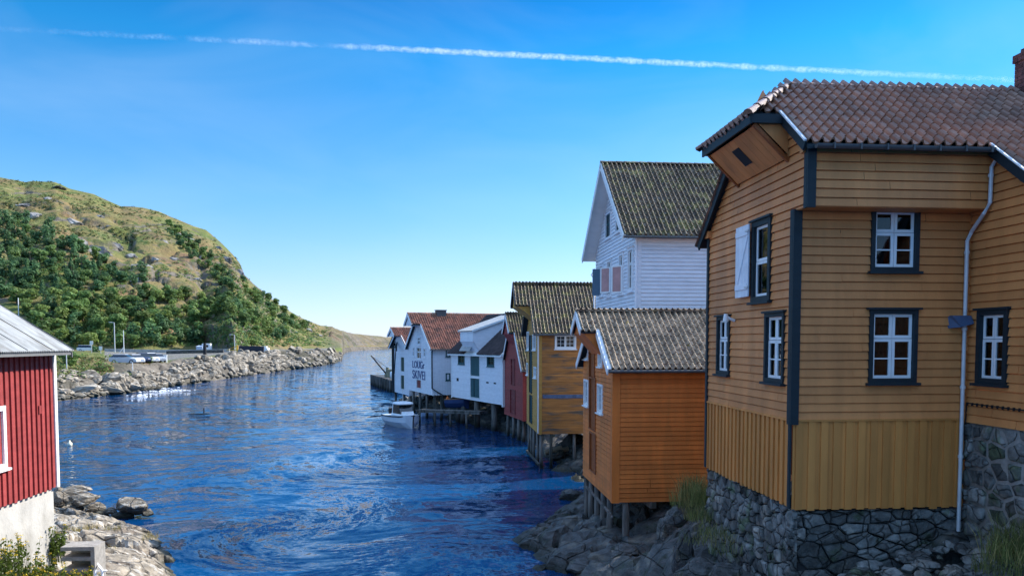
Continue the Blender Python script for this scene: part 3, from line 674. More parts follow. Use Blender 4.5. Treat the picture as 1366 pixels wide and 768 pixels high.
t0, zc = FW.side(803.5, 385, 0); b = MB(); P2 = lambda u, z, n: (-.06 - u, t0 + .3 + u * .3 + n, z)
for k in range(4): b.pbox(P2, k * .085, k * .085 + .08, zc - .3, zc + .95, -.015, .015)
b.build('shutter', mat('slate blue paint', (.10, .17, .24), rough=.5, var=.15), T)
b = MB(); b.tube([(-.05, 8.1, 10.6), (-.2, 8.15, 10.3), (-.06, 8.12, 10.1), (-.06, 8.12, 6)], .04); b.tube([(-.06, -.05, 11.0), (-.06, -.06, 8)], .045); b.build('downpipe', W_WHITE, T)

# ---- yellow house
FY = Frame(719, 500, 42)
T = house('yellow_house', 'yellow sea house with weathered orange end wall and hooded mossy tile roof', FY)
hs_ = []
for (a, c, e, g) in ((703.3, 442, 706.3, 467), (711, 446, 715.5, 467), (712.5, 489, 716, 504), (702.8, 484, 705, 500)):
    hs_.append(window(T, Pr, *FY.rect('side', a, c, e, g), W_WTRIM, cas=.07, cols=2, rows=2, head=False))
for (a, c, e, g) in ((706.6, 448, 709.6, 468), (706.8, 470, 710.2, 523), (707, 528, 710.5, 563)):
    hs_.append(door(T, Pr, *FY.rect('side', a, c, e, g), W_TEAL, W_TRIM, name='loading_door'))
hf = [window(T, Pf, *FY.rect('front', 740, 445.5, 768.5, 465.5), W_WTRIM, cas=.08, cols=2, rows=3, head=False)]
gable_house(T, 5.95, 7, 1.95, 7.4, 10.3, NV=-.3, ov=.3, hood=(-1.15, 9.05), tile=TILE_MOSS, tw=.2, tl=.3, wall=W_YELLOW, front=W_WEATHER, holes_s=hs_, holes_f=hf, trim=W_POST, verge_h=.14)
b = MB(); b.tube([(-.06, -.09, 7.5), (-.06, -.09, 2.0)], .045); b.build('downpipe', GALV, T)
b = MB(); b.box(.2, 6.6, -.045, -.02, 3.92, 4.12); b.build('repair_board', mat('grey blue bare boards', (.10, .13, .2), var=.4, rough=.9, scale=5), T)
posts(T, [(.15, .2, -.3, 1.97), (.12, 1.6, -.3, 1.97), (.1, 3, -.3, 1.97), (.1, 4.4, -.3, 1.97), (.1, 5.7, -.3, 1.97), (.7, .1, -.1, 1.97), (2, .2, .3, 1.97)], .09)
b = MB(); b.beam((-.0, -.1, .35), (-.05, 5.6, .3), .1, .12); b.build('brace', W_POST, T)

# ---- red house
FR = Frame(698, 500, 53, 418)
T = house('red_house', 'narrow dark red sea house with white barge board squeezed between yellow and white houses', FR)
hs_ = [door(T, Pr, *FR.rect('side', *q), W_DKRED, name='loading_door') for q in ((682, 479, 687.2, 513), (681, 520, 688, 551))]
hs_ = [(min(h[0], h[1]), max(h[0], h[1]), h[2], h[3]) for h in hs_]
gable_house(T, 5.4, 7, 1.55, 5.0, 8.95, NV=-.2, ov=.3, tile=TILE_MOSS, wall=W_RED, holes_s=hs_, trim=W_WTRIM, hood=(-.6, 7.6), soft=None, verge_h=.16)
posts(T, [(.2, .6, -.4, 1.6), (.1, 1.5, -.4, 1.6), (.1, 3, -.4, 1.6), (.1, 4.6, -.4, 1.6), (.8, .2, -.2, 1.6)], .12)

# ---- white house with teal doors, eave to the river
FT = Frame(671, 500, 58, 165)
T = house('teal_door_house', 'white clapboard sea house with teal double doors and hoist dormer on thick posts', FT)
TD, B_, z0, ze, zr = 10.2, 7, 2.23, 6.2, 9.25
hs_ = []
for q in ((627.6, 471, 640.5, 501), (627.6, 504.5, 640.5, 530)):
    hs_.append(door(T, Pr, *FT.rect('side', *q), W_TEAL, W_WTRIM, name='double_door', gap=.62 if q[1] > 502 else 0))
for q in ((611.5, 470, 620, 486), (650, 473.5, 659.5, 489)):
    hs_.append(window(T, Pr, *FT.rect('side', *q), W_TEAL, W_TEAL, cas=.12, cols=2, rows=2, head=False))
b = MB(); siding(b, Pr, [(0, z0), (TD, z0), (TD, ze), (0, ze)], hs_, .14, .02); b.build('river_wall', W_WHITE, T)
b = MB(); siding(b, Pf, [(0, z0), (B_, z0), (B_, ze), (B_ / 2, zr), (0, ze)], (), .14, .02); b.build('front_wall', W_WHITE, T)
b = MB(); b.slab([(0, TD, z0), (B_, TD, z0), (B_, TD, ze), (B_ / 2, TD, zr), (0, TD, ze)], (0, -.05, 0)); b.box(B_ - .05, B_, 0, TD, z0, ze); b.box(.05, B_, .05, TD, z0 + .01, z0 + .1); b.build('back_wall', W_WHITE, T)
k = (zr - ze) / (B_ / 2); S = Vector((1, 0, k)).normalized(); L = (B_ / 2 + .3) / S.x
b = MB(); D0, D1 = 4.2, 6.8
tiles(b, (-.3, TD + .2, ze - .3 * k + .06), (0, -1, 0), S, 52, int(L / .3) + 1, .2, .3, lambda u, s: s < L and not (D0 - .05 < TD + .2 - u < D1 + .05 and s < L * .93))
S_ = Vector((-1, 0, k)).normalized(); tiles(b, (B_ + .3, -.2, ze - .3 * k + .06), (0, 1, 0), S_, 52, int(L / .3) + 1, .2, .3, lambda u, s: s < L)
rf = b.build('roof', TILE_DARK, T); b = MB(); caps(b, (B_ / 2, -.2, zr + .12), (B_ / 2, TD + .2, zr + .12), .09); b.build('ridge_tiles', TILE_DARK, rf)
b = MB(); b.slab([(-.3, -.2, ze - .3 * k), (B_ / 2, -.2, zr), (B_ / 2, TD + .2, zr), (-.3, TD + .2, ze - .3 * k)], (0, 0, -.08)); b.slab([(B_ + .3, -.2, ze - .3 * k), (B_ / 2 + .003, -.2, zr), (B_ / 2 + .003, TD + .2, zr), (B_ + .3, TD + .2, ze - .3 * k)], (0, 0, -.08)); b.build('roof_boarding', W_WTRIM, T)
b = MB(); b.beam((-.33, -.22, ze - .3 * k + .08), (B_ / 2, -.22, zr + .08), .035, .2, side=(0, 1, 0)); b.beam((-.33, TD + .22, ze - .3 * k + .08), (B_ / 2, TD + .22, zr + .08), .035, .2, side=(0, 1, 0)); b.each('barge_board', W_WTRIM, T)
b = MB(); xf, zf, zk = -.6, 7.85, 9.22; xi = B_ / 2 - .1
b.slab([(xf, D0, 7.05), (xf, D0, zf), (xi, D0, zk), (.0, D0, ze - .1)], (0, .05, 0)); b.slab([(xf, D1, 7.05), (xf, D1, zf), (xi, D1, zk), (.0, D1, ze - .1)], (0, -.05, 0))
P3 = lambda u, z, n: (xf - n, u, z)
siding(b, P3, [(D0, 7.05), (D1, 7.05), (D1, zf), (D0, zf)], (), .16, .02); b.slab([(xf, D0, 7.05), (xf, D1, 7.05), (-.02, D1, ze), (-.02, D0, ze)], (.03, 0, .03))
dm = b.build('dormer', W_WHITE, T)
b = MB()
for i in range(9): a0 = D0 - .15 + (D1 - D0 + .3) * i / 9; a1 = a0 + (D1 - D0 + .3) / 9 - .02; b.hexa([(xf - .15, a0, zf + .03), (xf - .15, a1, zf + .03), (xf - .15, a1, zf + .07), (xf - .15, a0, zf + .07), (xi, a0, zk + .04), (xi, a1, zk + .04), (xi, a1, zk + .08), (xi, a0, zk + .08)])
b.build('dormer_roof', SHEETP, dm)
b = MB(); b.beam((xf - .17, D0 - .17, zf + .1), (xi, D0 - .17, zk + .1), .05, .16, side=(0, 1, 0)); b.beam((xf - .17, D1 + .17, zf + .1), (xi, D1 + .17, zk + .1), .05, .16, side=(0, 1, 0)); b.each('dormer_trim', W_WTRIM, dm)
b = MB(); b.hexa([(-.5, D1 - 1.6, 6.25), (-.5, D1 + .5, 6.25), (-.5, D1 + .5, 6.3), (-.5, D1 - 1.6, 6.3), (-.02, D1 - 1.6, 6.95), (-.02, D1 + .5, 6.95), (-.02, D1 + .5, 7.0), (-.02, D1 - 1.6, 7.0)]); b.build('door_canopy', SHEETP, T)
b = MB(); b.pbox(Pr, -.03, .14, z0 - .15, ze, .01, .045); b.pbox(Pr, TD - .14, TD, z0 - .1, ze, .01, .045); b.pbox(Pf, -.046, .14, z0 - .15, ze, .01, .045); b.each('corner_board', W_WTRIM, T)
b = MB()
for q in ((609.5, 504, 612, 508), (649, 509, 652, 511), (659, 510, 662, 512)): a = FT.rect('side', *q); b.pbox(Pr, a[0], a[1], a[2], a[3], .0, .03)
b.each('wall_vent', BLACK, T)
posts(T, [(.3, 2.2, -.4, 2.25), (.3, 5.5, -.4, 2.25), (.4, 8.6, -.3, 2.25), (.5, 9.8, -.3, 2.25), (3, .5, .3, 2.25)], .24)

# ---- white gable house with lettering
FL = Frame(577, 500, 68, 270)
T = house('gable_house', 'white gabled sea house with dark lettering and striped orange tile roof', FL)
hs_ = []
for q in ((550.8, 462.5, 553.6, 476), (556, 462, 562.2, 479.5), (565, 463.5, 568.4, 477), (557, 449, 561.5, 460.5)):
    hs_.append(window(T, Pr, *FL.rect('side', *q), W_WHITE, W_WTRIM, cas=.1, cols=2, split=.6, mid=False, head=False))
q = FL.rect('side', 556, 506.5, 562.2, 517); hs_.append(door(T, Pr, *q, W_DKRED, W_WTRIM, name='hatch_door'))
hf = [window(T, Pf, *FL.rect('front', 594.5, 466, 600.5, 476), W_TEAL, W_WTRIM, cas=.1, cols=1, mid=False, head=False), window(T, Pf, *FL.rect('front', 594.5, 497.5, 600.5, 507.5), W_TEAL, W_WTRIM, cas=.1, cols=1, mid=True, head=False)]
gable_house(T, 8.6, 11, 2.28, 6.32, 9.6, NV=-.3, ov=.35, hood=(-1.15, 8.55), tile=TILE_ORANGE, tw=.22, tl=.33, wall=W_WHITE, holes_s=hs_, holes_f=hf, trim=W_WTRIM, soft=W_WHITE, vertical_front=True, verge_h=.24, board=.16)
b = MB(); b.tube([(.0, -.4, 6.4), (-.08, -.1, 6.2), (-.08, -.1, 2.9), (.5, -.1, 2.5), (.9, -.1, 2.3), (.9, -.1, .6)], .06); b.build('downpipe', W_TRIM, T)
b = MB(); b.box(1.6, 2.5, 3.9, 4.6, 9.3, 9.95); b.box(1.55, 2.55, 3.85, 4.65, 9.95, 10.02); b.build('chimney', GUTTER, T)
posts(T, [(.3, .4, -.4, 2.3), (.2, 2.6, -.4, 2.3), (.2, 5, -.4, 2.3), (.2, 7.4, -.4, 2.3), (1.7, .3, -.3, 2.3), (3, .4, -.2, 2.3), (.9, .25, -.3, 2.3), (2.4, .5, -.2, 2.3)], .13)
for (txt, q) in (('LOUGr', (550.8, 481.5, 566.6, 491)), ('SKIVEI', (550.8, 494, 567.4, 505.5))):
    t0, t1, za, zb = FL.rect('side', *q)
    cu = bpy.data.curves.new('lettering', 'FONT'); cu.body = txt; cu.size = 1; cu.extrude = .02; cu.offset = -.004
    to = bpy.data.objects.new('lettering', cu); COL.objects.link(to); bpy.context.view_layer.update()
    me = bpy.data.meshes.new_from_object(to.evaluated_get(bpy.context.evaluated_depsgraph_get())); bpy.data.objects.remove(to)
    xs = [v.co.x for v in me.vertices]; ys = [v.co.y for v in me.vertices]; x0, x1, y0, y1 = min(xs), max(xs), min(ys), max(ys)
    for v in me.vertices: v.co = (-.035 - v.co.z, t1 - (v.co.x - x0) / (x1 - x0) * (t1 - t0), za + (v.co.y - y0) / (y1 - y0) * (zb - za))
    me.materials.append(mat('navy lettering', (.04, .075, .2), rough=.6, var=.3)); to = bpy.data.objects.new('lettering', me); COL.objects.link(to); to.parent = T

# ---- last white house
FE = Frame(546, 500, 77, 270)
T = house('end_house', 'small white sea house with green doors, last of the row', FE)
hs_ = [door(T, Pr, *FE.rect('side', *q), W_GREEN, W_WTRIM, name='green_door') for q in ((535, 476.5, 539.8, 495), (535, 500.5, 539.8, 518.5))]
hs_.append(window(T, Pr, *FE.rect('side', 522.8, 455, 528, 463.5), W_TEAL, W_WTRIM, cas=.12, cols=1, mid=False, head=False))
gable_house(T, 7.6, 8, 1.63, 6.35, 8.4, NV=-.3, ov=.3, hood=(-1.0, 7.6), tile=TILE_ORANGE, wall=W_WHITE, holes_s=hs_, trim=W_WTRIM, soft=W_WHITE, verge_h=.22, board=.17)
b = MB(); b.tube([(-.1, 6.9, 7.6), (-.1, 6.9, 1.5)], .08); b.tube([(-.1, 6.3, 7.6), (-.1, 6.3, 1.5)], .06); b.beam((-.8, 2.0, 6.2), (-.05, 5.0, 7.0), .12, .14); b.tube([(-.05, 5.3, 6.8), (-.05, 6.3, 3.6)], .05); b.build('hoist_gear', W_TRIM, T)
posts(T, [(.2, .3, -.5, 1.7), (.2, 3, -.5, 1.7), (.2, 6.8, -.5, 1.7)], .14)

# ---- red boathouse on the left bank
FB = Frame(71, 560, 18)
T = house('red_boathouse', 'red boathouse with grey corrugated roof and pale concrete base at the left edge', FB, 'boathouse')
Pb = lambda u, z, n: (n, u, z)
zw, zt = 3.6, 6.78
hb = [window(T, Pb, *FB.rect('side', -30, 543, 6, 629), W_WTRIM, cas=.1, cols=2, split=.6, head=False)]
b = MB(); battens(b, Pb, -7, 0, zw, zt, step=.205, w=.105, holes=[(hb[0][0] - .1, hb[0][1] + .1, hb[0][2] - .1, hb[0][3] + .1)], n=.035); b.build('river_wall', W_RED, T)
b = MB(); b.box(-6, 0, -.05, 0, zw, zt); b.slab([(-6, 0, zt), (0, 0, zt), (-3, 0, zt + 1.92)], (0, -.05, 0)); b.box(-6, 0, -7, -6.95, zw, zt); b.slab([(-6, -7, zt), (0, -7, zt), (-3, -7, zt + 1.92)], (0, .05, 0)); b.box(-6, -5.95, -7, 0, zw, zt); b.build('end_wall', W_RED, T)
b = MB(); b.box(-6.1, -.06, -7.1, .02, .2, zw + .02); b.build('foundation', CONC, T)
b = MB(); b.pbox(Pb, -.02, .1, zw - .02, zt, .03, .06); b.box(-.12, .06, .0, .03, zw - .02, zt); b.each('corner_board', W_WTRIM, T)
b = MB(); ks = .64; n = 200
def corr(x0, z0, x1, z1, y0, y1, pitch=.076):
    n = int((y1 - y0) / pitch * 6); vs = []
    for j in range(9):
        f = j / 8; step = .012 * (math.floor(f * 2.999) % 2)
        for i in range(n + 1): y = y0 + (y1 - y0) * i / n; vs.append((x0 + (x1 - x0) * f, y, z0 + (z1 - z0) * f + .016 * math.sin(2 * math.pi * y / pitch) + step))
    b.add(vs, [(j * (n + 1) + i, j * (n + 1) + i + 1, (j + 1) * (n + 1) + i + 1, (j + 1) * (n + 1) + i) for j in range(8) for i in range(n)], 0, .5)
corr(.47, zt + .02, -3.02, zt + .02 + 3.49 * ks, -7.3, .12); corr(-6.5, zt + .02, -2.98, zt + .02 + 3.5 * ks, -7.3, .12)
rf = b.build('roof', SHEET, T, smooth=True)
b = MB()
for k in range(6): y = .1 - k * 1.02; b.beam((.47, y, zt + .055), (-3, y, zt + .055 + 3.47 * ks), .02, .012)
b.build('sheet_seam', GUTTER, rf)
b = MB(); b.box(.38, .42, -7.2, .1, zt - .08, zt + .0); b.slab([(.44, .09, zt - .02), (-3, .09, zt - .02 + 3.44 * ks), (-3, .09, zt - .14 + 3.44 * ks), (.44, .09, zt - .14)], (0, -.03, 0)); b.box(0, .4, -7.2, .08, zt - .015, zt); b.build('fascia', mat('grey fascia', (.16, .16, .16), var=.15), T)
b = MB(); t0, zz = FB.side(54, 546, .06); b.pbox(Pb, t0 - .05, t0 + .05, zz - .09, zz + .09, .03, .06); b.build('wall_box', W_RED, T)
b = MB(); b.tube([(-1.4, -1.0, zt + 1.1), (-1.4, -1.0, zt + 1.95)], .02); b.build('roof_pole', W_WTRIM, T)

# ---- house on the street side, hidden behind the ochre house; added to shade the gap before the orange house
FS = Frame(1058, 480, 13)
T = thing('unseen_shade_house', 'unseen ochre house added for shade behind the big ochre house', 'house', (FS.o[0], FS.o[1], 0), FS.rot)
b = MB(); b.box(4.6, 12, 4.9, 10.2, 2.5, 8.6); b.build('walls', W_OCHRE, T); b = MB(); b.slab([(4.4, 4.7, 8.5), (12, 4.7, 8.5), (12, 7.55, 10.4), (4.4, 7.55, 10.4)], (0, 0, -.1)); b.slab([(4.4, 10.4, 8.5), (12, 10.4, 8.5), (12, 7.56, 10.4), (4.4, 7.56, 10.4)], (0, 0, -.1)); b.build('roof', TILE_DARK, T)

# ================================================================== water
WATER = bpy.data.materials.new('river water'); WATER.use_nodes = True
n, l = WATER.node_tree.nodes, WATER.node_tree.links
p = n['Principled BSDF']; p.inputs['Base Color'].default_value = (.002, .040, .125, 1); p.inputs['Roughness'].default_value = .03; p.inputs['IOR'].default_value = 1.33
at = n.new('ShaderNodeAttribute'); at.attribute_name = 'flow'
def wnoise(scale, sx, sy, det, dist, rough=.55):
    mp = n.new('ShaderNodeMapping'); mp.inputs['Scale'].default_value = (sx, sy, 1); l.new(at.outputs['Vector'], mp.inputs[0])
    t = n.new('ShaderNodeTexNoise'); t.inputs['Scale'].default_value = scale; t.inputs['Detail'].default_value = det; t.inputs['Distortion'].default_value = dist; t.inputs['Roughness'].default_value = rough
    l.new(mp.outputs[0], t.inputs['Vector']); return t.outputs[1]
def wmath(op, a, b):
    t = n.new('ShaderNodeMath'); t.operation = op
    for i, x in enumerate((a, b)):
        if isinstance(x, (int, float)): t.inputs[i].default_value = x
        else: l.new(x, t.inputs[i])
    return t.outputs[0]
big = wnoise(.55, .8, 1.1, 3, 1.0); mid_ = wnoise(2.1, .8, 1.25, 5, 1.0, .62); small = wnoise(8.5, .8, 1.2, 4, .5, .6)
calm = n.new('ShaderNodeMapRange'); l.new(wnoise(.11, 1, .8, 3, 1.5).node.outputs[0], calm.inputs[0]); calm.inputs[1].default_value = .42; calm.inputs[2].default_value = .62; calm.inputs[3].default_value = .2; calm.inputs[4].default_value = 1
def wslope(col_, k, m_=None):
    t = n.new('ShaderNodeVectorMath'); t.operation = 'SUBTRACT'; l.new(col_, t.inputs[0]); t.inputs[1].default_value = (.5, .5, .5)
    s_ = n.new('ShaderNodeVectorMath'); s_.operation = 'SCALE'; l.new(t.outputs[0], s_.inputs[0]); s_.inputs['Scale'].default_value = k
    if m_ is not None: l.new(wmath('MULTIPLY', m_, k), s_.inputs['Scale'])
    return s_.outputs[0]
def vadd(a_, b_):
    t = n.new('ShaderNodeVectorMath'); t.operation = 'ADD'; l.new(a_, t.inputs[0]); l.new(b_, t.inputs[1]); return t.outputs[0]
sl = vadd(vadd(wslope(big, .55), wslope(mid_, 1.0, calm.outputs[0])), wslope(small, .75, calm.outputs[0]))
sc_ = n.new('ShaderNodeVectorMath'); sc_.operation = 'MULTIPLY'; l.new(sl, sc_.inputs[0]); sc_.inputs[1].default_value = (1, 1, 0)
ad_ = n.new('ShaderNodeVectorMath'); ad_.operation = 'ADD'; l.new(sc_.outputs[0], ad_.inputs[0]); ad_.inputs[1].default_value = (0, 0, 1)
nm_ = n.new('ShaderNodeVectorMath'); nm_.operation = 'NORMALIZE'; l.new(ad_.outputs[0], nm_.inputs[0]); l.new(nm_.outputs[0], p.inputs['Normal'])
EDDIES = [(at_z(370, 705, 0), 5.0, .9), (at_z(500, 725, 0), 4.0, -.8), (at_z(470, 610, 0), 9, .7), (at_z(600, 660, 0), 5, .8), (at_z(330, 600, 0), 9, -.7), (at_z(280, 560, 0), 14, .6), (at_z(590, 610, 0), 8, -.7)]
def flow(x, y):
    for (c, r, a) in EDDIES:
        dx, dy = x - c.x, y - c.y; q = math.hypot(dx, dy) / r
        if q < 2.2:
            t = a * math.exp(-q * q * 1.4); ca, sa = math.cos(t), math.sin(t); x, y = c.x + dx * ca - dy * sa, c.y + dx * sa + dy * ca
    return (x, y, 0)
xs = sorted(set([-9000, -3000, -1200, -600, -300, -180] + [round(-120 + 4 * k, 2) for k in range(16)] + [round(-56 + .5 * k, 2) for k in range(140)] + [16, 20, 30, 60, 120, 300, 1000, 9000]))
ys = sorted(set([-200, -40, -5] + [round(4 + .5 * k, 2) for k in range(180)] + [94 + 4 * k for k in range(20)] + [180, 220, 300, 400, 600, 900, 1500, 3000, 6000, 16000]))
b = MB(); vs = [(x, y, 0) for y in ys for x in xs]; nx = len(xs)
b.add(vs, [(j * nx + i, j * nx + i + 1, (j + 1) * nx + i + 1, (j + 1) * nx + i) for j in range(len(ys) - 1) for i in range(nx - 1)], 0, .5)
wo = tag(b.build('water', WATER, smooth=True), 'blue tidal river running out to the sea', None, None, 'structure')
fa = wo.data.attributes.new('flow', 'FLOAT_VECTOR', 'POINT'); fa.data.foreach_set('vector', [q for v_ in vs for q in flow(v_[0], v_[1])])

# ================================================================== land
def grid_mesh(name, rows, mats, label, attrs=None, kind='structure', smooth=False):
    ny, nx = len(rows), len(rows[0]); b = MB()
    b.add([p for r in rows for p in r], [(j * nx + i, j * nx + i + 1, (j + 1) * nx + i + 1, (j + 1) * nx + i) for j in range(ny - 1) for i in range(nx - 1)], 0, .5)
    o = b.build(name, mats, smooth=smooth); tag(o, label, None, None, kind)
    for k, vals in (attrs or {}).items():
        a = o.data.attributes.new(k, 'FLOAT', 'POINT'); a.data.foreach_set('value', [q for r in vals for q in r])
    return o
def rnoise(x, y, z=0, s=1.0, oct_=5): return noise.fractal(Vector((x * s, y * s, z)), .9, 2.1, oct_)
def ridged(x, y, z=0, s=1.0): return noise.ridged_multi_fractal(Vector((x * s, y * s, z)), .9, 2.1, 5, 1.0, 2.0)
def blocky(x, y, s, amt):        # jointed bedrock: tilted plates with steps between them
    d, pts = noise.voronoi(Vector((x * s, y * s * 1.5, 0))); p0 = pts[0]
    k = noise.cell(Vector((p0.x * 7, p0.y * 7, 3))); return amt * (k * .8 + (x * s - p0.x) * (k - .4)) - amt * .8 * max(0, .12 - (d[1] - d[0])) / .12

# ---- right bank
BY = [6, 15, 19, 21.5, 23.5, 25, 28, 31, 33, 38, 42, 46, 50, 55, 58, 62, 68, 75, 82, 90, 100]
BX = [3.2, 2.9, 2.7, 1.8, .9, .7, .7, 1.7, 3.2, 3.5, 2.4, 2.3, 1.9, 1.2, .4, -1.6, -4.6, -8, -11.2, -13.5, -9]
PO = [-3, -1, 0, .5, 1.0, 2, 3.5, 5.5, 8, 40]
PZ = {6: [-2, -.8, .1, 1.5, 2.3, 2.9, 3.35, 3.8, 4.0, 4.2], 19: [-2, -.8, .1, 1.3, 2.1, 2.6, 3.2, 3.6, 3.8, 4], 22.5: [-1.5, -.6, .05, .35, .5, .7, 1.2, 2.2, 3.2, 4],
      30: [-1.5, -.6, .05, .3, .42, .5, .7, 1.5, 2.8, 4], 34: [-1.5, -.6, .05, .3, .6, 1.0, 1.6, 2.2, 2.8, 4], 100: [-1.5, -.6, .05, .25, .45, .8, 1.2, 1.8, 2.5, 4]}
pk = sorted(PZ)
def bank_z(off, y):
    a = max(k for k in pk if k <= y or k == pk[0]); c = min([k for k in pk if k >= y] or [pk[-1]])
    za, zc = np.interp(off, PO, PZ[a]), np.interp(off, PO, PZ[c]); return za if a == c else za + (zc - za) * (y - a) / (c - a)
offs = list(np.arange(-3, 9, .16)) + [10, 12, 15, 20, 28, 40]
rows = []
for y in list(np.arange(6, 46, .2)) + list(np.arange(46, 101, .6)):
    x0 = np.interp(y, BY, BX) + .5 * rnoise(y, 3, 1, .35); r = []
    for o in offs:
        x = x0 + o; z = float(bank_z(o, y)); w = 1 if o < 9 else 0
        z += w * (blocky(x, y, .5, .34) + .12 * rnoise(x, y, 7, .9)) * (1 if -1.5 < o else .5) + w * .10 * (ridged(x * 1.2, y, 9, 1.1) - 1)
        r.append((x, y, z))
    rows.append(r)
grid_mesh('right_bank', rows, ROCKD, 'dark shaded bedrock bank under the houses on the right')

# ---- near left bank
LT = {8: [(-40, 3.6), (-11, 3.2), (-9, 2.9), (-7, 1.0), (-5.6, -1.5)], 13: [(-40, 3.6), (-11, 2.6), (-9.2, 1.9), (-7.6, .5), (-6.2, -1.5)], 17: [(-40, 3.3), (-11, 1.95), (-9.4, 1.35), (-8.2, .5), (-6.8, -1.5)],
      20: [(-40, 2.8), (-12, 1.4), (-10, .95), (-8.9, .3), (-7.4, -1.5)], 23: [(-40, 2.4), (-13.5, 1.1), (-11.4, .75), (-10, .1), (-8.4, -1.5)], 26.5: [(-40, 2), (-16, .7), (-13.6, .5), (-12.4, .05), (-10.8, -1.4)],
      30: [(-40, 1.5), (-19, .6), (-17, .35), (-15.4, .0), (-13.8, -1.2)], 33: [(-40, 1), (-22, .6), (-19.4, .3), (-18, .0), (-16, -1.2)], 38: [(-44, .8), (-30, .3), (-27, .1), (-25, -.1), (-22, -1.2)],
      60: [(-70, 2), (-50, .9), (-46, .4), (-44, 0), (-40, -1.4)], 88: [(-90, 4), (-70, 3), (-66, 1.4), (-63, .2), (-58, -1.5)]}
lk = sorted(LT)
rows = []; at_r = []
for y in list(np.arange(8, 36, .17)) + list(np.arange(36, 89, 1.0)):
    a = max(k for k in lk if k <= y); c = min(k for k in lk if k >= y); t = 0 if a == c else (y - a) / (c - a)
    tab = [(p[0] + (q[0] - p[0]) * t, p[1] + (q[1] - p[1]) * t) for p, q in zip(LT[a], LT[c])]; r = []; ra = []
    for s in list(np.linspace(0, 1, 14)) + list(1 + np.linspace(.018, 3, 150)):
        i = min(3, int(s)); f = s - i; x = tab[i][0] + (tab[i + 1][0] - tab[i][0]) * f; z = tab[i][1] + (tab[i + 1][1] - tab[i][1]) * f
        if s > .9: z += blocky(x * .8 + y * .5, y * .7 - x * .5, .5, .26) + .10 * rnoise(x, y, 2, .8) + .05 * ridged(x + y * .6, y, 4, 1.4) - .04
        r.append((x, y, z)); ra.append(1 if (s < 1.0 and y < 36) else 0)
    rows.append(r); at_r.append(ra)
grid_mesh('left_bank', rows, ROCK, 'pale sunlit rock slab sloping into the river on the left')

# ---- far bank, hill and headland: one terrain in polar rows seen from the bridge
SH = [(-420, 560), (0, 541), (75, 535), (110, 531), (150, 526), (190, 521), (220, 516), (260, 511), (300, 505), (330, 500), (370, 495), (400, 491), (430, 487), (450, 482.5), (456, 480)]
def shore_y(u):
    if u <= 456: return at_z(u, float(np.interp(u, [p[0] for p in SH], [p[1] for p in SH])), 0).y
    return float(np.interp(u, [456, 458.5, 475, 500, 520, 600], [292, 470, 620, 700, 760, 900]))
UK = [-420, 0, 75, 110, 140, 165, 215, 260, 330, 400, 440, 456, 460, 520, 600]
BW = [30, 27, 25, 22, 12, 9, 10, 14, 20, 24, 20, 12, 14, 14, 14]
BZ = [5.5, 5.5, 5.2, 5.0, 4.1, 3.6, 3.5, 4.0, 4.5, 4.8, 4.0, 2.6, 3.2, 2.5, 2]
def base_y(u): return float(np.interp(u, [-420, 0, 200, 262, 271, 312, 330, 370, 420, 456, 460, 520, 600], [190, 215, 228, 238, 250, 206, 216, 245, 285, 330, 520, 740, 920]))
def base_z(u): return float(np.interp(u, [-420, 456, 470, 600], [4.6, 4.6, 4, 3]))
CR = [(-420, 215), (-200, 222), (0, 235), (14, 237.5), (40, 243.5), (49, 242), (80, 243), (101, 252), (131, 259), (166, 275), (195, 277), (216, 282), (234, 290), (262, 302), (278, 307), (295, 321), (312, 338), (322, 351), (328, 367), (338, 377), (356, 393), (380, 411), (403, 424), (427, 434), (442, 435.5), (453, 440), (470, 445), (500, 448), (520, 449.5), (560, 451), (600, 454)]
def crest_y(u): return float(np.interp(u, [-420, 0, 280, 312, 340, 400, 440, 470, 520, 600], [430, 430, 430, 415, 400, 440, 560, 700, 830, 980]))
rows = []; rock = []; road = []
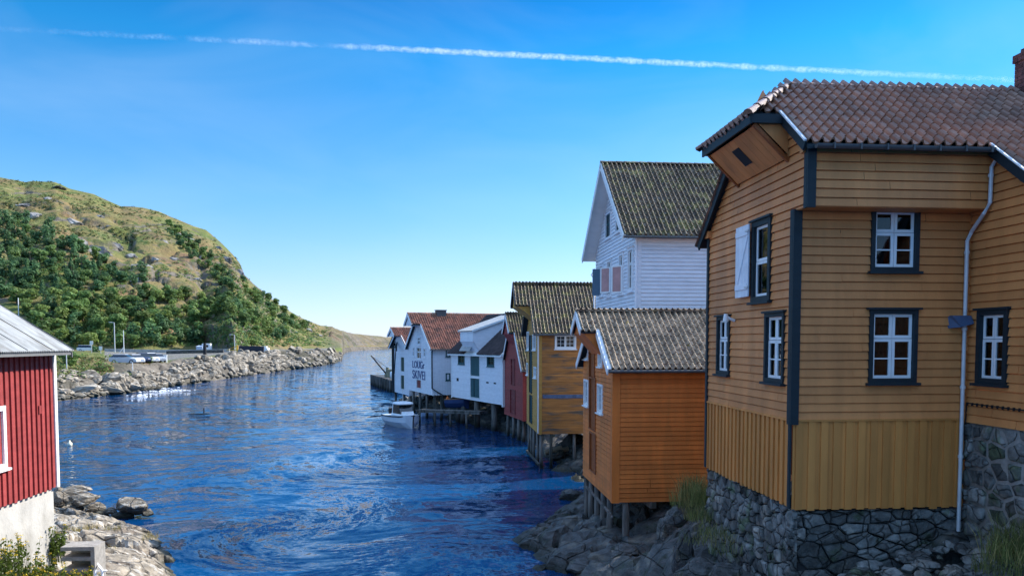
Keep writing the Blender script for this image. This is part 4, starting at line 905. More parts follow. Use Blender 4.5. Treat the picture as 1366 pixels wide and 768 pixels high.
for u in list(np.arange(-420, 0, 12)) + list(np.arange(0, 470, 2.0)) + list(np.arange(470, 601, 3.0)):
    u = float(u); sy, by, cyy = shore_y(u), base_y(u), crest_y(u); bw, bz, hz = float(np.interp(u, UK, BW)), float(np.interp(u, UK, BZ)), base_z(u)
    cv = float(np.interp(u, [q[0] for q in CR], [q[1] for q in CR])); cz = at_y(u, cv, cyy).z; X = lambda Y: ray(u, 456)[0] / ray(u, 456)[1] * Y
    cv += .9 * noise.fractal(Vector((u * .06, 2, 0)), .8, 2, 4) + (1.6 * noise.fractal(Vector((u * .14, 5, 0)), .8, 2, 3) if 285 < u < 345 else 0)
    by = max(by, sy + bw + 8); r = []; rk = []; rd = []
    def put(Y, z, k, w=0.): r.append((X(Y), Y, z)); rk.append(k); rd.append(w)
    put(sy - 6, -2.5, 1); put(sy - 2, -.8, 1)
    for s in np.linspace(0, 1, 26):
        Y = sy + bw * s; z = .05 + bz * (s ** .75); x = X(Y); z += (blocky(x, Y, .16, .9) + .5 * rnoise(x, Y, 5, .25)) * min(1, s * 3 + .2) * (1 - s * .6)
        put(Y, max(z, .02), 1 if u > 150 or s < .3 else max(0, 1 - (s - .3) * 5))
    for s in np.linspace(.04, .97, 16):
        Y = sy + bw + (by - sy - bw) * s; x = X(Y); put(Y, bz + (hz - bz) * s + (.25 * rnoise(x, Y, 5, .2) if u < 150 else .05 * rnoise(x, Y, 5, .2)), 0, 1 if u > 138 and u < 440 and s > .1 else 0)
    cl = max(0, min(1, (u - 266) / 6)) * max(0, min(1, (316 - u) / 6)) * 7.5
    for s in np.linspace(0, 1, 120):
        e = s ** 1.15; Y = by + (cyy - by) * e; g = e ** (.92 if u < 300 else .85); z = hz + (cz - hz) * g; x = X(Y)
        wv = math.sin(math.pi * min(1, s * 1.03)) if s < .97 else .06
        z += cl * min(1, s * 25) * max(0, 1 - s * 6)
        ht = (cz - hz)
        a = min(1, ht / 35)
        z += a * wv * (5.0 * rnoise(x, Y, 1, .016, 6) + 1.6 * rnoise(x, Y, 8, .06, 4) + 1.8 * (ridged(x, Y, 2, .03) - 1.0) + blocky(x + Y * .4, Y, .045, 2.6)) * .85
        if u > 440: z += .25 * min(8, ht) * (ridged(x, Y, 3, .02) - 1) * (wv if s < .97 else .3)
        put(Y, z, 0 if u < 425 else min(.5, (u - 425) / 40))
    Yc, zc = r[-1][1], r[-1][2]
    put(Yc + 25, zc - 2.5 if u < 430 else zc - 1, 0); put(Yc + 220, zc * .55, 0); put(Yc + 900, -3, 0)
    rows.append(r); rock.append(rk); road.append(rd)
HILL = bpy.data.materials.new('hillside'); HILL.use_nodes = True
n, l = HILL.node_tree.nodes, HILL.node_tree.links; p = n['Principled BSDF']; p.inputs['Roughness'].default_value = .95; p.inputs['Specular IOR Level'].default_value = .15
tc = n.new('ShaderNodeTexCoord')
def hn(sc, det=6, dist=.3, st=None):
    t = n.new('ShaderNodeTexNoise'); t.inputs['Scale'].default_value = sc; t.inputs['Detail'].default_value = det; t.inputs['Distortion'].default_value = dist; t.inputs['Roughness'].default_value = .65
    if st: m_ = n.new('ShaderNodeMapping'); m_.inputs['Scale'].default_value = st; l.new(tc.outputs['Object'], m_.inputs[0]); l.new(m_.outputs[0], t.inputs['Vector'])
    else: l.new(tc.outputs['Object'], t.inputs['Vector'])
    return t.outputs[0]
def hr_(x, a, b, c=0, d=1):
    t = n.new('ShaderNodeMapRange'); l.new(x, t.inputs[0])
    for i, q in enumerate((a, b, c, d)): t.inputs[i + 1].default_value = q
    return t.outputs[0]
def hm(a, b, f):
    t = n.new('ShaderNodeMix'); t.data_type = 'RGBA'; l.new(f, t.inputs[0])
    for s_, x in ((6, a), (7, b)):
        if isinstance(x, tuple): t.inputs[s_].default_value = (*x, 1)
        else: l.new(x, t.inputs[s_])
    return t.outputs[2]
def hmath(op, a, b):
    t = n.new('ShaderNodeMath'); t.operation = op; t.use_clamp = True
    for i, x in enumerate((a, b)):
        if isinstance(x, (int, float)): t.inputs[i].default_value = x
        else: l.new(x, t.inputs[i])
    return t.outputs[0]
ar = n.new('ShaderNodeAttribute'); ar.attribute_name = 'rock'; ad = n.new('ShaderNodeAttribute'); ad.attribute_name = 'road'
geo = n.new('ShaderNodeNewGeometry'); sx = n.new('ShaderNodeSeparateXYZ'); l.new(geo.outputs['Normal'], sx.inputs[0])
c = hm((.215, .155, .068), (.125, .15, .042), hr_(hn(.018), .42, .58))
c = hm(c, (.20, .12, .07), hr_(hn(.03, 6, .8), .54, .66))
c = hm(c, (.32, .265, .12), hr_(hn(.12, 6, .5), .58, .7))
c = hm(c, (.07, .10, .025), hr_(hn(.2, 6), .53, .62))
steep = hr_(sx.outputs[2], .90, .66); rkf = hmath('MULTIPLY', hr_(hn(.05, 6, .6, (1, 1, 2)), .42, .56), steep); rkf = hmath('ADD', rkf, hr_(hn(.06, 7, 1.2, (1, .6, 2)), .575, .63))
rkf = hmath('ADD', rkf, ar.outputs['Fac'])
rc = hm((.20, .172, .138), (.10, .088, .072), hr_(hn(.22, 8, .8, (1, 1, 3)), .4, .6))
rc = hm(rc, (.075, .07, .05), hr_(hn(.03, 7, 1.0, (1, .5, 2)), .48, .58))
c = hm(c, rc, rkf)
c = hm(c, (.19, .18, .16), hmath('MULTIPLY', ad.outputs['Fac'], hr_(hn(.15), .3, .45)))
l.new(c, p.inputs['Base Color'])
bp = n.new('ShaderNodeBump'); bp.inputs['Strength'].default_value = 1; bp.inputs['Distance'].default_value = .9; l.new(hn(.5, 9, .4), bp.inputs['Height']); l.new(bp.outputs[0], p.inputs['Normal'])
hill = grid_mesh('hillside', rows, HILL, 'heath and rock hillside with the far bank at its foot', {'rock': rock, 'road': road}, smooth=True)
bvh = BVHTree.FromPolygons([v_.co for v_ in hill.data.vertices], [tuple(p_.vertices) for p_ in hill.data.polygons])
def on_land(u, v):
    d = Vector(ray(u, v)).normalized(); h_ = bvh.ray_cast(Vector((0, 0, EYE)), d); return h_[0]
def drop(x, y):
    h_ = bvh.ray_cast(Vector((x, y, 400)), Vector((0, 0, -1))); return h_[0].z if h_[0] else 0
# seabed sheet reaching the horizon
b = MB(); b.add([(-12000, -300, -4), (12000, -300, -4), (12000, 16000, -4), (-12000, 16000, -4)], [(0, 1, 2, 3)]); tag(b.build('seabed', mat('seabed', (.03, .035, .03), rough=1)), 'river and sea bed under the water', None, None, 'structure')

# ================================================================== boulders and rocks
def boulder_mesh(seed, flat=.7, cuts=11, det=3, rough=.05):
    rg = random.Random(seed); import bmesh
    bm = bmesh.new(); bmesh.ops.create_icosphere(bm, subdivisions=det, radius=1)
    pls = []
    for _ in range(cuts):
        d = Vector((rg.gauss(0, 1), rg.gauss(0, 1), rg.gauss(0, 1))).normalized(); pls.append((d, rg.uniform(.5, .82)))
    for v in bm.verts:
        for (d, k) in pls:
            q = v.co.dot(d)
            if q > k: v.co -= d * (q - k) * .96
        q = v.co * 2.2 + Vector((seed * 3.1, 0, 0)); v.co *= 1 + rough * noise.fractal(q, .9, 2.1, 4) * 1.6
        v.co.z *= flat
    me = bpy.data.meshes.new('boulder'); bm.to_mesh(me); bm.free()
    return me
BM = [boulder_mesh(k + 1, .62 + .05 * (k % 4), 9 + k % 4) for k in range(9)]
HB = [boulder_mesh(80 + k, .8, 9 + k, 4, .1) for k in range(5)]
def rock_obj(name, me, m, loc, sc, rot, label, cat='rock', group=None):
    if not me.materials: me.materials.append(m)
    o = bpy.data.objects.new(name, me); COL.objects.link(o); o.location = loc; o.scale = sc; o.rotation_euler = rot
    return tag(o, label, cat, group)
rg = random.Random(11)
cnt = 0
while cnt < 285:
    u = rg.uniform(142, 455) if rg.random() < .7 else rg.uniform(142, 330)
    sy, bw = shore_y(u), float(np.interp(u, UK, BW)); s = rg.uniform(.0, (.98 if u > 228 else .45)) * (rg.uniform(.2, 1) if rg.random() < .5 else 1)
    Y = sy + bw * s; x = ray(u, 456)[0] / ray(u, 456)[1] * Y; sz = rg.uniform(.55, 1.25) * (1.35 if u > 300 else .95) * (1.25 if rg.random() < .15 else 1)
    z = drop(x, Y)
    rock_obj('boulder', BM[cnt % 9], ROCKB, (x, Y, z + sz * .12), (sz * rg.uniform(.8, 1.4), sz * rg.uniform(.7, 1.1), sz), (rg.uniform(-.7, .7), rg.uniform(-.7, .7), rg.uniform(0, 6.3)), 'angular grey boulder in the stone embankment along the far bank', 'boulder', 'boulders of the stone embankment')
    cnt += 1
LB = [boulder_mesh(120 + k, .7, 9, 2) for k in range(4)]; b = MB()
for k in range(620):
    u = rg.uniform(75, 456); sy, bw = shore_y(u), float(np.interp(u, UK, BW)); s = rg.uniform(-.02, 1) * (.5 if u < 150 else .9 if u > 228 else .5); Y = sy + bw * s; x = ray(u, 456)[0] / ray(u, 456)[1] * Y; q = rg.uniform(.22, .62) * (1 + .4 * (u > 300)); me = LB[k % 4]
    M_ = Matrix.Translation((x, Y, max(drop(x, Y), -.1) + q * .1)) @ Matrix.Rotation(rg.uniform(0, 6), 4, 'Z') @ Matrix.Rotation(rg.uniform(-.6, .6), 4, 'X') @ Matrix.Diagonal((q * 1.3, q, q * .9, 1))
    b.add([M_ @ v_.co for v_ in me.vertices], [tuple(p_.vertices) for p_ in me.polygons], 0)
tag(b.build('embankment_stones', ROCKB), 'small stones filling the gaps of the far embankment', 'stones', None, 'stuff')
for (u, v, w, h) in ((118, 501, 6, 2.2), (134, 504, 4, 2.2), (100, 519, 7, 1.5), (140, 518, 6, 1.4), (128, 508, 3, 1.6)):
    q = on_land(u, v)
    if q: rock_obj('bedrock_slab', BM[cnt % 9], ROCKB, (q.x, q.y, q.z - .2), (w * .42, w * .3, h * .62), (rg.uniform(-.2, .2), rg.uniform(-.2, .2), rg.uniform(-.4, .4)), 'long pale rock slab on the far shore below the grassy bank', 'rock', 'rock slabs of the far shore'); cnt += 1
for (u, v, w, h) in ((122, 334, 40, 24), (104, 324, 22, 12), (44, 287, 30, 14), (92, 295, 24, 11), (129, 288, 18, 9), (150, 326, 18, 10), (182, 375, 30, 11), (206, 346, 16, 8), (228, 346, 14, 9), (190, 354, 26, 8), (24, 274, 28, 8), (62, 265, 16, 6), (34, 388, 28, 10), (58, 384, 18, 11), (216, 322, 16, 7), (238, 312, 12, 5), (268, 344, 12, 8), (250, 318, 18, 5), (300, 346, 14, 12), (318, 362, 12, 14), (288, 330, 12, 7), (172, 342, 20, 8), (262, 372, 14, 7), (140, 300, 14, 6), (75, 250, 26, 4), (345, 394, 12, 8), (410, 440, 12, 5), (424, 447, 14, 5), (395, 444, 12, 5)):
    q = on_land(u, v)
    if q: k = q.y / FPX; rock_obj('rock_outcrop', HB[cnt % 5], HILLROCK, (q.x, q.y + 1.5, q.z - h * k * .25), (w * k * .62, w * k * .4, h * k * .95), (rg.uniform(-.3, .3), rg.uniform(-.3, .3), rg.uniform(-.5, .5)), 'grey rock outcrop breaking through the heath on the hillside', 'rock outcrop', 'rock outcrops on the hillside'); cnt += 1
NB = [boulder_mesh(40 + k, .7, 10 + k % 5, 4, .06) for k in range(7)]
ND = [boulder_mesh(60 + k, .7, 8 + k % 5, 4, .08) for k in range(6)]
for i, (u, v, w, h, lb) in enumerate(((96, 655, 46, 13, 'long flat rock at the back of the pile beyond the red boathouse'), (113, 667, 37, 15, 'brown rock in the middle of the pile beyond the red boathouse'), (103, 677, 28, 11, 'reddish brown low rock at the front of the rock pile'),
                         (127, 677, 24, 12, 'rounded tan rock between the rock pile and the pale boulder'), (146, 681, 18, 9, 'small tan stone left of the pale boulder at the waterline'), (176, 674, 36, 21, 'large pale boulder standing at the waterline of the left bank'),
                         (166, 686, 26, 9, 'dark wet rock at the foot of the pale boulder'), (198, 683, 20, 8, 'small dark wet rock farthest out in the water'), (79, 668, 24, 20, 'grey rock half hidden behind the corner of the red boathouse'), (80, 655, 22, 12, 'upper grey rock tight behind the red boathouse'))):
    D = 30.5 if v > 660 else 32.5; q = at_y(u, v, D); k = D / FPX * 1.15
    rock_obj('shore_rock', NB[(i + 2) % 7], ROCK if 'dark' not in lb else ROCKD, q, (w * k * .56, w * k * .42, h * k * .85), (rg.uniform(-.12, .12), rg.uniform(-.12, .12), rg.uniform(0, 6)), lb)
for i, (u, v, D, w, h, lb) in enumerate(((769, 664, 34, 42, 26, 'squared dark rock block standing behind the slab by the orange house'), (719, 711, 27, 50, 16, 'dark low rock at the left edge of the slab'), (708, 724, 26, 46, 15, 'flat dark rock lowest on the left edge of the slab'),
                         (786, 756, 22.5, 92, 26, 'broad flat rock slab in the foreground water'), (750, 744, 24, 44, 14, 'dark rock between the two big slabs'), (832, 738, 22, 44, 24, 'mossy rock below the nearest post of the orange house'),
                         (867, 753, 20.5, 26, 14, 'small pale flecked rock in the shaded inlet'), (885, 764, 19.5, 26, 18, 'round dark rock at the bottom edge of the inlet'), (915, 745, 16.5, 42, 80, 'tall pale streaked rock below the grass tuft'),
                         (893, 712, 20.5, 40, 50, 'dark upright rock under the right end of the orange house'), (857, 700, 25, 30, 50, 'leaning rock behind the posts of the orange house'), (930, 768, 14.5, 60, 50, 'blue grey rock at the bottom edge below the tall streaked rock'),
                         (965, 772, 13.6, 60, 44, 'broad grey rock at the foot of the stone foundation'), (742, 606, 45, 30, 20, 'rounded pale rock under the yellow house'), (762, 600, 46, 40, 50, 'dark rock face under the right end of the yellow house'), (905, 690, 19, 36, 34, 'grass topped rock beside the orange house wall'))):
    q = at_y(u, v, D); k = D / FPX
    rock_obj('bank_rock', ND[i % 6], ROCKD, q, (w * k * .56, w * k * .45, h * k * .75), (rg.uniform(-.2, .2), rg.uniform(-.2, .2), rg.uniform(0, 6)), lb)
b = MB()                                              # loose rubble in front of the foundation
for k in range(240):
    x, y = rg.uniform(5.2, 8.8), rg.uniform(10.6, 13.0); z = float(bank_z(x - np.interp(y, BY, BX), y)) + .02; me = BM[k % 9]; s = rg.uniform(.06, .2)
    M_ = Matrix.Translation((x, y, z)) @ Matrix.Rotation(rg.uniform(0, 6), 4, 'Z') @ Matrix.Rotation(rg.uniform(-.5, .5), 4, 'X') @ Matrix.Diagonal((s * 1.3, s, s * .8, 1))
    if k % 3 == 0: s2 = 1
    b.add([M_ @ v.co for v in me.vertices], [tuple(p_.vertices) for p_ in me.polygons], 0)
tag(b.build('rubble', STONE), 'loose rubble stones below the ochre house wall', 'rubble', None, 'stuff')

# ================================================================== trees and scrub
def leafmat(name, col, objr=.3, var=.35):
    return mat(name, col, rough=.6, var=var, scale=.9, rnd=.35, objrnd=objr, trans=.45, spec=.25)
LEAF1 = leafmat('leaves mid green', (.13, .21, .06)); LEAF2 = leafmat('leaves dark green', (.09, .175, .07)); LEAF3 = leafmat('leaves light green', (.19, .26, .07)); BARK = mat('bark', (.10, .08, .06), rough=.95, bump=.5)
def leaf_quads(b, c, rad, nq, sz, rg, m=0):
    c = Vector(c)
    for _ in range(nq):
        d = Vector((rg.gauss(0, 1), rg.gauss(0, 1), rg.gauss(0, 1))).normalized(); p = c + Vector((d.x * rad[0], d.y * rad[1], d.z * rad[2])) * rg.uniform(.7, 1.06)
        nrm = (d + Vector((rg.uniform(-.45, .45), rg.uniform(-.45, .45), rg.uniform(-.2, .5)))).normalized(); a = nrm.orthogonal().normalized(); a.rotate(Matrix.Rotation(rg.uniform(0, 6.3), 3, nrm)); e = nrm.cross(a); s = sz * rg.uniform(.6, 1.3)
        b.add([p - a * s, p - e * s * .6, p + a * s, p + e * s * .6], [(0, 1, 2, 3)], m, rg.random())
def tree_mesh(seed, h=5.0, conif=False, nq=60, leaf=.30, lm=None):
    rg = random.Random(seed); b = MB()
    b.tube([(0, 0, -.4), (rg.uniform(-.1, .1), rg.uniform(-.1, .1), h * .45), (rg.uniform(-.2, .2), rg.uniform(-.2, .2), h * .85)], [h * .03, h * .02, h * .006], 1, 6)
    if conif:
        for k in range(11):
            f = k / 10; r = h * .24 * (1 - f) + .15; leaf_quads(b, (0, 0, h * (.14 + .84 * f)), (r, r, h * .07), int(nq * (1 - f * .7)), leaf, rg)
    else:
        for k in range(rg.randint(9, 12)):
            a = rg.uniform(0, 6.3); rr = h * rg.uniform(.03, .24); zz = h * rg.uniform(.16, .88); rr *= 1.15 - abs(zz / h - .5)
            c = (math.cos(a) * rr, math.sin(a) * rr, zz); b.tube([(0, 0, zz * .6), c], [h * .01, h * .004], 1, 5); q = h * rg.uniform(.14, .22)
            leaf_quads(b, c, (q, q, q * .85), nq + 10, leaf, rg)
    o = b.build('tree', [lm, BARK]); me = o.data; bpy.data.objects.remove(o); return me
TM = [tree_mesh(1, 5, lm=LEAF1), tree_mesh(2, 5, lm=LEAF2), tree_mesh(3, 5, lm=LEAF1), tree_mesh(4, 4.6, lm=LEAF3), tree_mesh(5, 5, True, 60, .3, LEAF2), tree_mesh(6, 5.4, lm=LEAF2)]
KIND = ['mid green leafy tree', 'dark green leafy tree', 'mid green leafy tree', 'pale green leafy tree', 'dark pointed conifer', 'dark green leafy tree']
PA = [(-4, 300), (25, 292), (60, 300), (100, 325), (150, 352), (190, 362), (204, 376), (150, 388), (100, 388), (60, 392), (20, 398), (-4, 398)]
PB = [(18, 402), (70, 405), (120, 402), (200, 394), (262, 398), (304, 418), (270, 432), (272, 464), (104, 466), (60, 452)]
PC = [(224, 298), (262, 322), (308, 372), (322, 398), (296, 384), (262, 352), (228, 318)]
PD = [(286, 396), (318, 402), (352, 428), (384, 448), (372, 454), (338, 446), (306, 424)]
PE = [(322, 372), (360, 402), (412, 436), (402, 444), (368, 430), (330, 396)]
def inpoly(p, P):
    c = False
    for i in range(len(P)):
        (x0, y0), (x1, y1) = P[i], P[i - 1]
        if (y0 > p[1]) != (y1 > p[1]) and p[0] < (x1 - x0) * (p[1] - y0) / (y1 - y0) + x0: c = not c
    return c
rg = random.Random(5); spots = []
for (P, nn, lab, hh, kinds) in ((PA, 78, 'in the wood on the left slope', (.85, 1.3), (1, 1, 5, 5, 0, 4)), (PB, 92, 'in the belt at the foot of the hill', (.8, 1.35), (0, 2, 2, 3, 1, 5, 3)),
                           (PC, 26, 'on the steep shoulder of the hill', (.6, .95), (0, 1, 3, 5)), (PD, 32, 'on the lower right slope', (.6, 1.0), (0, 2, 3, 5)), (PE, 28, 'on the right flank above the shore', (.6, .95), (0, 1, 3))):
    k = 0; xs_, ys_ = [p[0] for p in P], [p[1] for p in P]; tries = 0
    while k < nn and tries < 9000:
        tries += 1; u, v = rg.uniform(min(xs_), max(xs_)), rg.uniform(min(ys_), max(ys_))
        if not inpoly((u, v), P): continue
        q = on_land(u, v)
        if q is None or any((q.x - s_[0]) ** 2 + (q.y - s_[1]) ** 2 < (3.4 if tries < 5000 else 1.6) ** 2 for s_ in spots): continue
        spots.append((q.x, q.y)); i = rg.choice(kinds); s = rg.uniform(*hh)
        o = bpy.data.objects.new('hillside_tree', TM[i]); COL.objects.link(o); o.location = q; o.scale = (s * rg.uniform(.95, 1.35), s * rg.uniform(.95, 1.35), s); o.rotation_euler = (0, 0, rg.uniform(0, 6.3))
        tag(o, KIND[i] + ' ' + lab, 'tree', KIND[i] + 's ' + lab); k += 1
b = MB(); leafs = []                                   # the rest of the wood, and the low scrub
rg2 = random.Random(8)
for (P, nn) in ((PA, 40), (PB, 36), (PC, 40), (PD, 30), (PE, 25)):
    xs_, ys_ = [p[0] for p in P], [p[1] for p in P]; k = 0
    while k < nn:
        u, v = rg2.uniform(min(xs_), max(xs_)), rg2.uniform(min(ys_), max(ys_))
        if not inpoly((u, v), P): continue
        q = on_land(u, v)
        if q is None: continue
        h = rg2.uniform(1.8, 3.4); m_ = rg2.randint(0, 2)
        for j in range(5): leaf_quads(b, (q.x + rg2.uniform(-.9, .9), q.y + rg2.uniform(-.9, .9), q.z + h * rg2.uniform(.2, .85)), (h * .3, h * .3, h * .25), 34, .3, rg2, m_)
        k += 1
tag(b.build('undergrowth', [LEAF1, LEAF2, LEAF3]), 'dense undergrowth filling the woods between the trees', 'undergrowth', None, 'stuff')
b = MB(); k = 0
SCR = leafmat('heather scrub', (.135, .14, .05)); 
while k < 4600:
    u = rg2.uniform(-2, 440) if rg2.random() < .72 else rg2.uniform(285, 440); v = rg2.uniform(240, 462); q = on_land(u, v)
    if q is None or q.y < base_y(u) - 2: continue
    if noise.fractal(Vector((q.x * .022, q.y * .022, 3)), .9, 2, 4) + rg2.uniform(-.25, .25) + (.22 if u > 285 else 0) < .06: k += .12; continue
    s = rg2.uniform(.4, 1.0) * (1.7 if rg2.random() < .12 else 1); leaf_quads(b, (q.x, q.y, q.z + s * .3), (s, s, s * .6), 16, .3, rg2, (rg2.choice((0, 0, 1, 2, 3)) if q.z < 50 else rg2.choice((3, 3, 3, 1)))); k += 1
for _ in range(420):                                   # grass and low bushes on the far bank
    u = rg2.uniform(60, 150); v = rg2.uniform(466, 512); q = on_land(u, v)
    if q and q.y < 150 and q.z > 2.2: s = rg2.uniform(.2, .8); leaf_quads(b, (q.x, q.y, q.z + s * .2), (s, s, s * .5), 14, .16, rg2, rg2.choice((2, 3, 3, 0)))
tag(b.build('hillside_scrub', [LEAF1, LEAF2, LEAF3, SCR]), 'low scrub and heather scattered over the hillside', 'scrub', None, 'stuff')
for (u, v, s, i, lb) in ((198, 484, .34, 3, 'round bright green bush in front of the parked cars'), (168, 505, .3, 3, 'yellow green bush among rocks below the silver car'), (92, 487, .5, 0, 'dark bush on the grassy bank beside the boathouse roof'), (84, 478, .45, 1, 'green bush touching the eave of the red boathouse'), (338, 462, .6, 3, 'leafy bush behind the dark wall at the far road'), (128, 469, .5, 1, 'dark bush behind the small road signs')):
    q = on_land(u, v)
    if q: o = bpy.data.objects.new('bush', TM[i]); COL.objects.link(o); o.location = q - Vector((0, 0, .3)); o.scale = (s * 1.4, s * 1.4, s); tag(o, lb, 'bush')
q = at_y(700, 424, 66); o = bpy.data.objects.new('garden_tree', TM[3]); COL.objects.link(o); o.location = (q.x, q.y, 4); o.scale = (1.2, 1.2, 1.2); tag(o, 'green treetop showing above the dark red house roof', 'tree')

# ---- near plants
GRASS = mat('grass blades', (.17, .18, .05), rough=.7, var=.4, rnd=.5, trans=.3, scale=2); FLOWER = mat('yellow flowers', (.55, .38, .02), rough=.7, var=.2, rnd=.3, trans=.2); WEED = leafmat('weed leaves', (.09, .13, .02), .1)
def tuft(b, x, y, z, n, h, r, rg, m=0, lean=.9):
    for _ in range(n):
        a = rg.uniform(0, 6.3); rr = r * math.sqrt(rg.random()); px, py = x + math.cos(a) * rr, y + math.sin(a) * rr; hh = h * rg.uniform(.5, 1.15); w = .003 + .003 * rg.random(); la = rg.uniform(0, 6.3); lx, ly = math.cos(la) * lean * hh * rg.random(), math.sin(la) * lean * hh * rg.random()
        wx, wy = -math.sin(la) * w, math.cos(la) * w
        b.add([(px - wx, py - wy, z), (px + wx, py + wy, z), (px + lx * .35 + wx * .8, py + ly * .35 + wy * .8, z + hh * .6), (px + lx * .35 - wx * .8, py + ly * .35 - wy * .8, z + hh * .6), (px + lx, py + ly, z + hh)], [(0, 1, 2, 3), (3, 2, 4)], m, rg.random())
b = MB()
for (u, v, D, n, h) in ((925, 664, 18.6, 330, .75), (938, 672, 17.8, 260, .6), (912, 672, 19, 160, .5), (936, 690, 16.9, 150, .4), (950, 712, 15.8, 110, .35), (925, 720, 16.2, 60, .3), (968, 735, 14.8, 60, .3), (1345, 742, 11.2, 300, .5), (1360, 730, 11.4, 260, .6), (1330, 760, 11, 160, .35)):
    q = at_y(u, v, D); tuft(b, q.x, q.y, q.z - .05, int(n * 1.0), h * .9, .34, rg2)
for (u, v, D, n_, h) in ((928, 668, 18.2, 160, .7), (936, 690, 17.2, 110, .45), (955, 720, 15.4, 50, .35), (1350, 745, 11.1, 120, .5)):
    q = at_y(u, v, D); tuft(b, q.x, q.y, q.z - .05, n_, h, .4, rg2, 1, 1.2)
tag(b.build('wall_grass', [GRASS, mat('dry grass', (.30, .24, .08), rough=.8, var=.3, rnd=.4, trans=.2)]), 'long grass growing on rocks at the foot of the ochre house', 'grass', None, 'stuff')
b = MB()
for (u, v) in ((150, 640 + 62), (120, 700), (200, 712), (145, 730), (140, 742), (110, 705), (95, 703)):
    q = at_z(u, v, .9); tuft(b, q.x, q.y, q.z - .15, 90, .22, .28, rg2)
tag(b.build('rock_grass', mat('dry grass', (.24, .19, .06), rough=.8, var=.3, rnd=.4, trans=.2)), 'dry grass tufts in cracks of the sunlit rock', 'grass', None, 'stuff')
def weed_plant(name, label, loc, h, r, n, fl, rg, group=None):
    b = MB()
    for _ in range(n):
        a = rg.uniform(0, 6.3); rr = r * math.sqrt(rg.random()); x, y = math.cos(a) * rr, math.sin(a) * rr; hh = h * rg.uniform(.45, 1.1); tx, ty = x + rg.uniform(-.12, .12), y + rg.uniform(-.12, .12)
        b.tube([(x, y, -.15), (tx, ty, hh)], [.006, .003], 0, 4)
        for k in range(9): f = rg.uniform(.15, .95); leaf_quads(b, (x + (tx - x) * f, y + (ty - y) * f, hh * f), (.06, .06, .04), 2, .035, rg, 0)
        if rg.random() < fl: leaf_quads(b, (tx, ty, hh), (.045, .045, .02), 9, .018, rg, 1)
    return tag(b.build(name, [WEED, FLOWER], loc=loc), label, 'plant', group)
gz = lambda u, v, D: at_y(u, v, D)
for (u, v, D, h, r, n, fl, lb) in ((12, 775, 15.8, .95, .5, 60, .8, 'tall yellow flowering weeds against the concrete base, leftmost clump'), (45, 782, 16.6, .6, .45, 60, .8, 'yellow flowering weeds at the bottom edge in front of the boathouse'), (76, 742, 17.9, .7, .18, 40, .4, 'bright green leafy weed at the corner of the boathouse base'),
                            (108, 780, 16.4, .3, .35, 46, .9, 'low yellow flowers in front of the concrete steps'), (60, 786, 16, .4, .5, 50, .7, 'low yellow green weeds beside the concrete base corner'), (-10, 790, 15.2, .9, .5, 40, .8, 'yellow flowering weeds cut by the left edge')):
    q = gz(u, v, D); weed_plant('flowering_weed', lb, q, h, r, n, fl, rg2)

# ================================================================== concrete steps and pipe by the boathouse
q0 = at_y(127, 768, 17.0)
T = thing('concrete_steps', 'grey concrete step block with two dark openings on the rock by the boathouse', 'steps', (q0.x, q0.y, .62), .05); T.scale = (.74, .5, .72)
b = MB(); b.box(-.12, 0, 0, 1.0, .9, 2.5); b.box(-1.0, -.12, 0, 1.0, 2.38, 2.5); b.box(-1.0, -.12, .02, 1.0, 2.06, 2.16); b.box(-1.0, -.12, -.15, 1.0, 1.5, 1.8); b.box(-1.0, -.12, .9, 1.0, 1.5, 2.38); b.build('step_block', CONC2, T)
q = at_y(131, 768, 15.9); b = MB(); zz = q.z
b.tube([(q.x - .08, q.y, zz - .3), (q.x - .07, q.y, zz + .12), (q.x + .0, q.y, zz + .26), (q.x + .08, q.y, zz + .14), (q.x + .1, q.y, zz - .3)], .028, n=8); b.tube([(q.x - .2, q.y + .1, zz - .3), (q.x - .05, q.y + .05, zz + .1), (q.x + .18, q.y, zz + .12)], .02, n=8)
tag(b.build('bent_pipe', W_WTRIM, smooth=True), 'white bent pipe end sticking up beside the concrete steps', 'pipe')

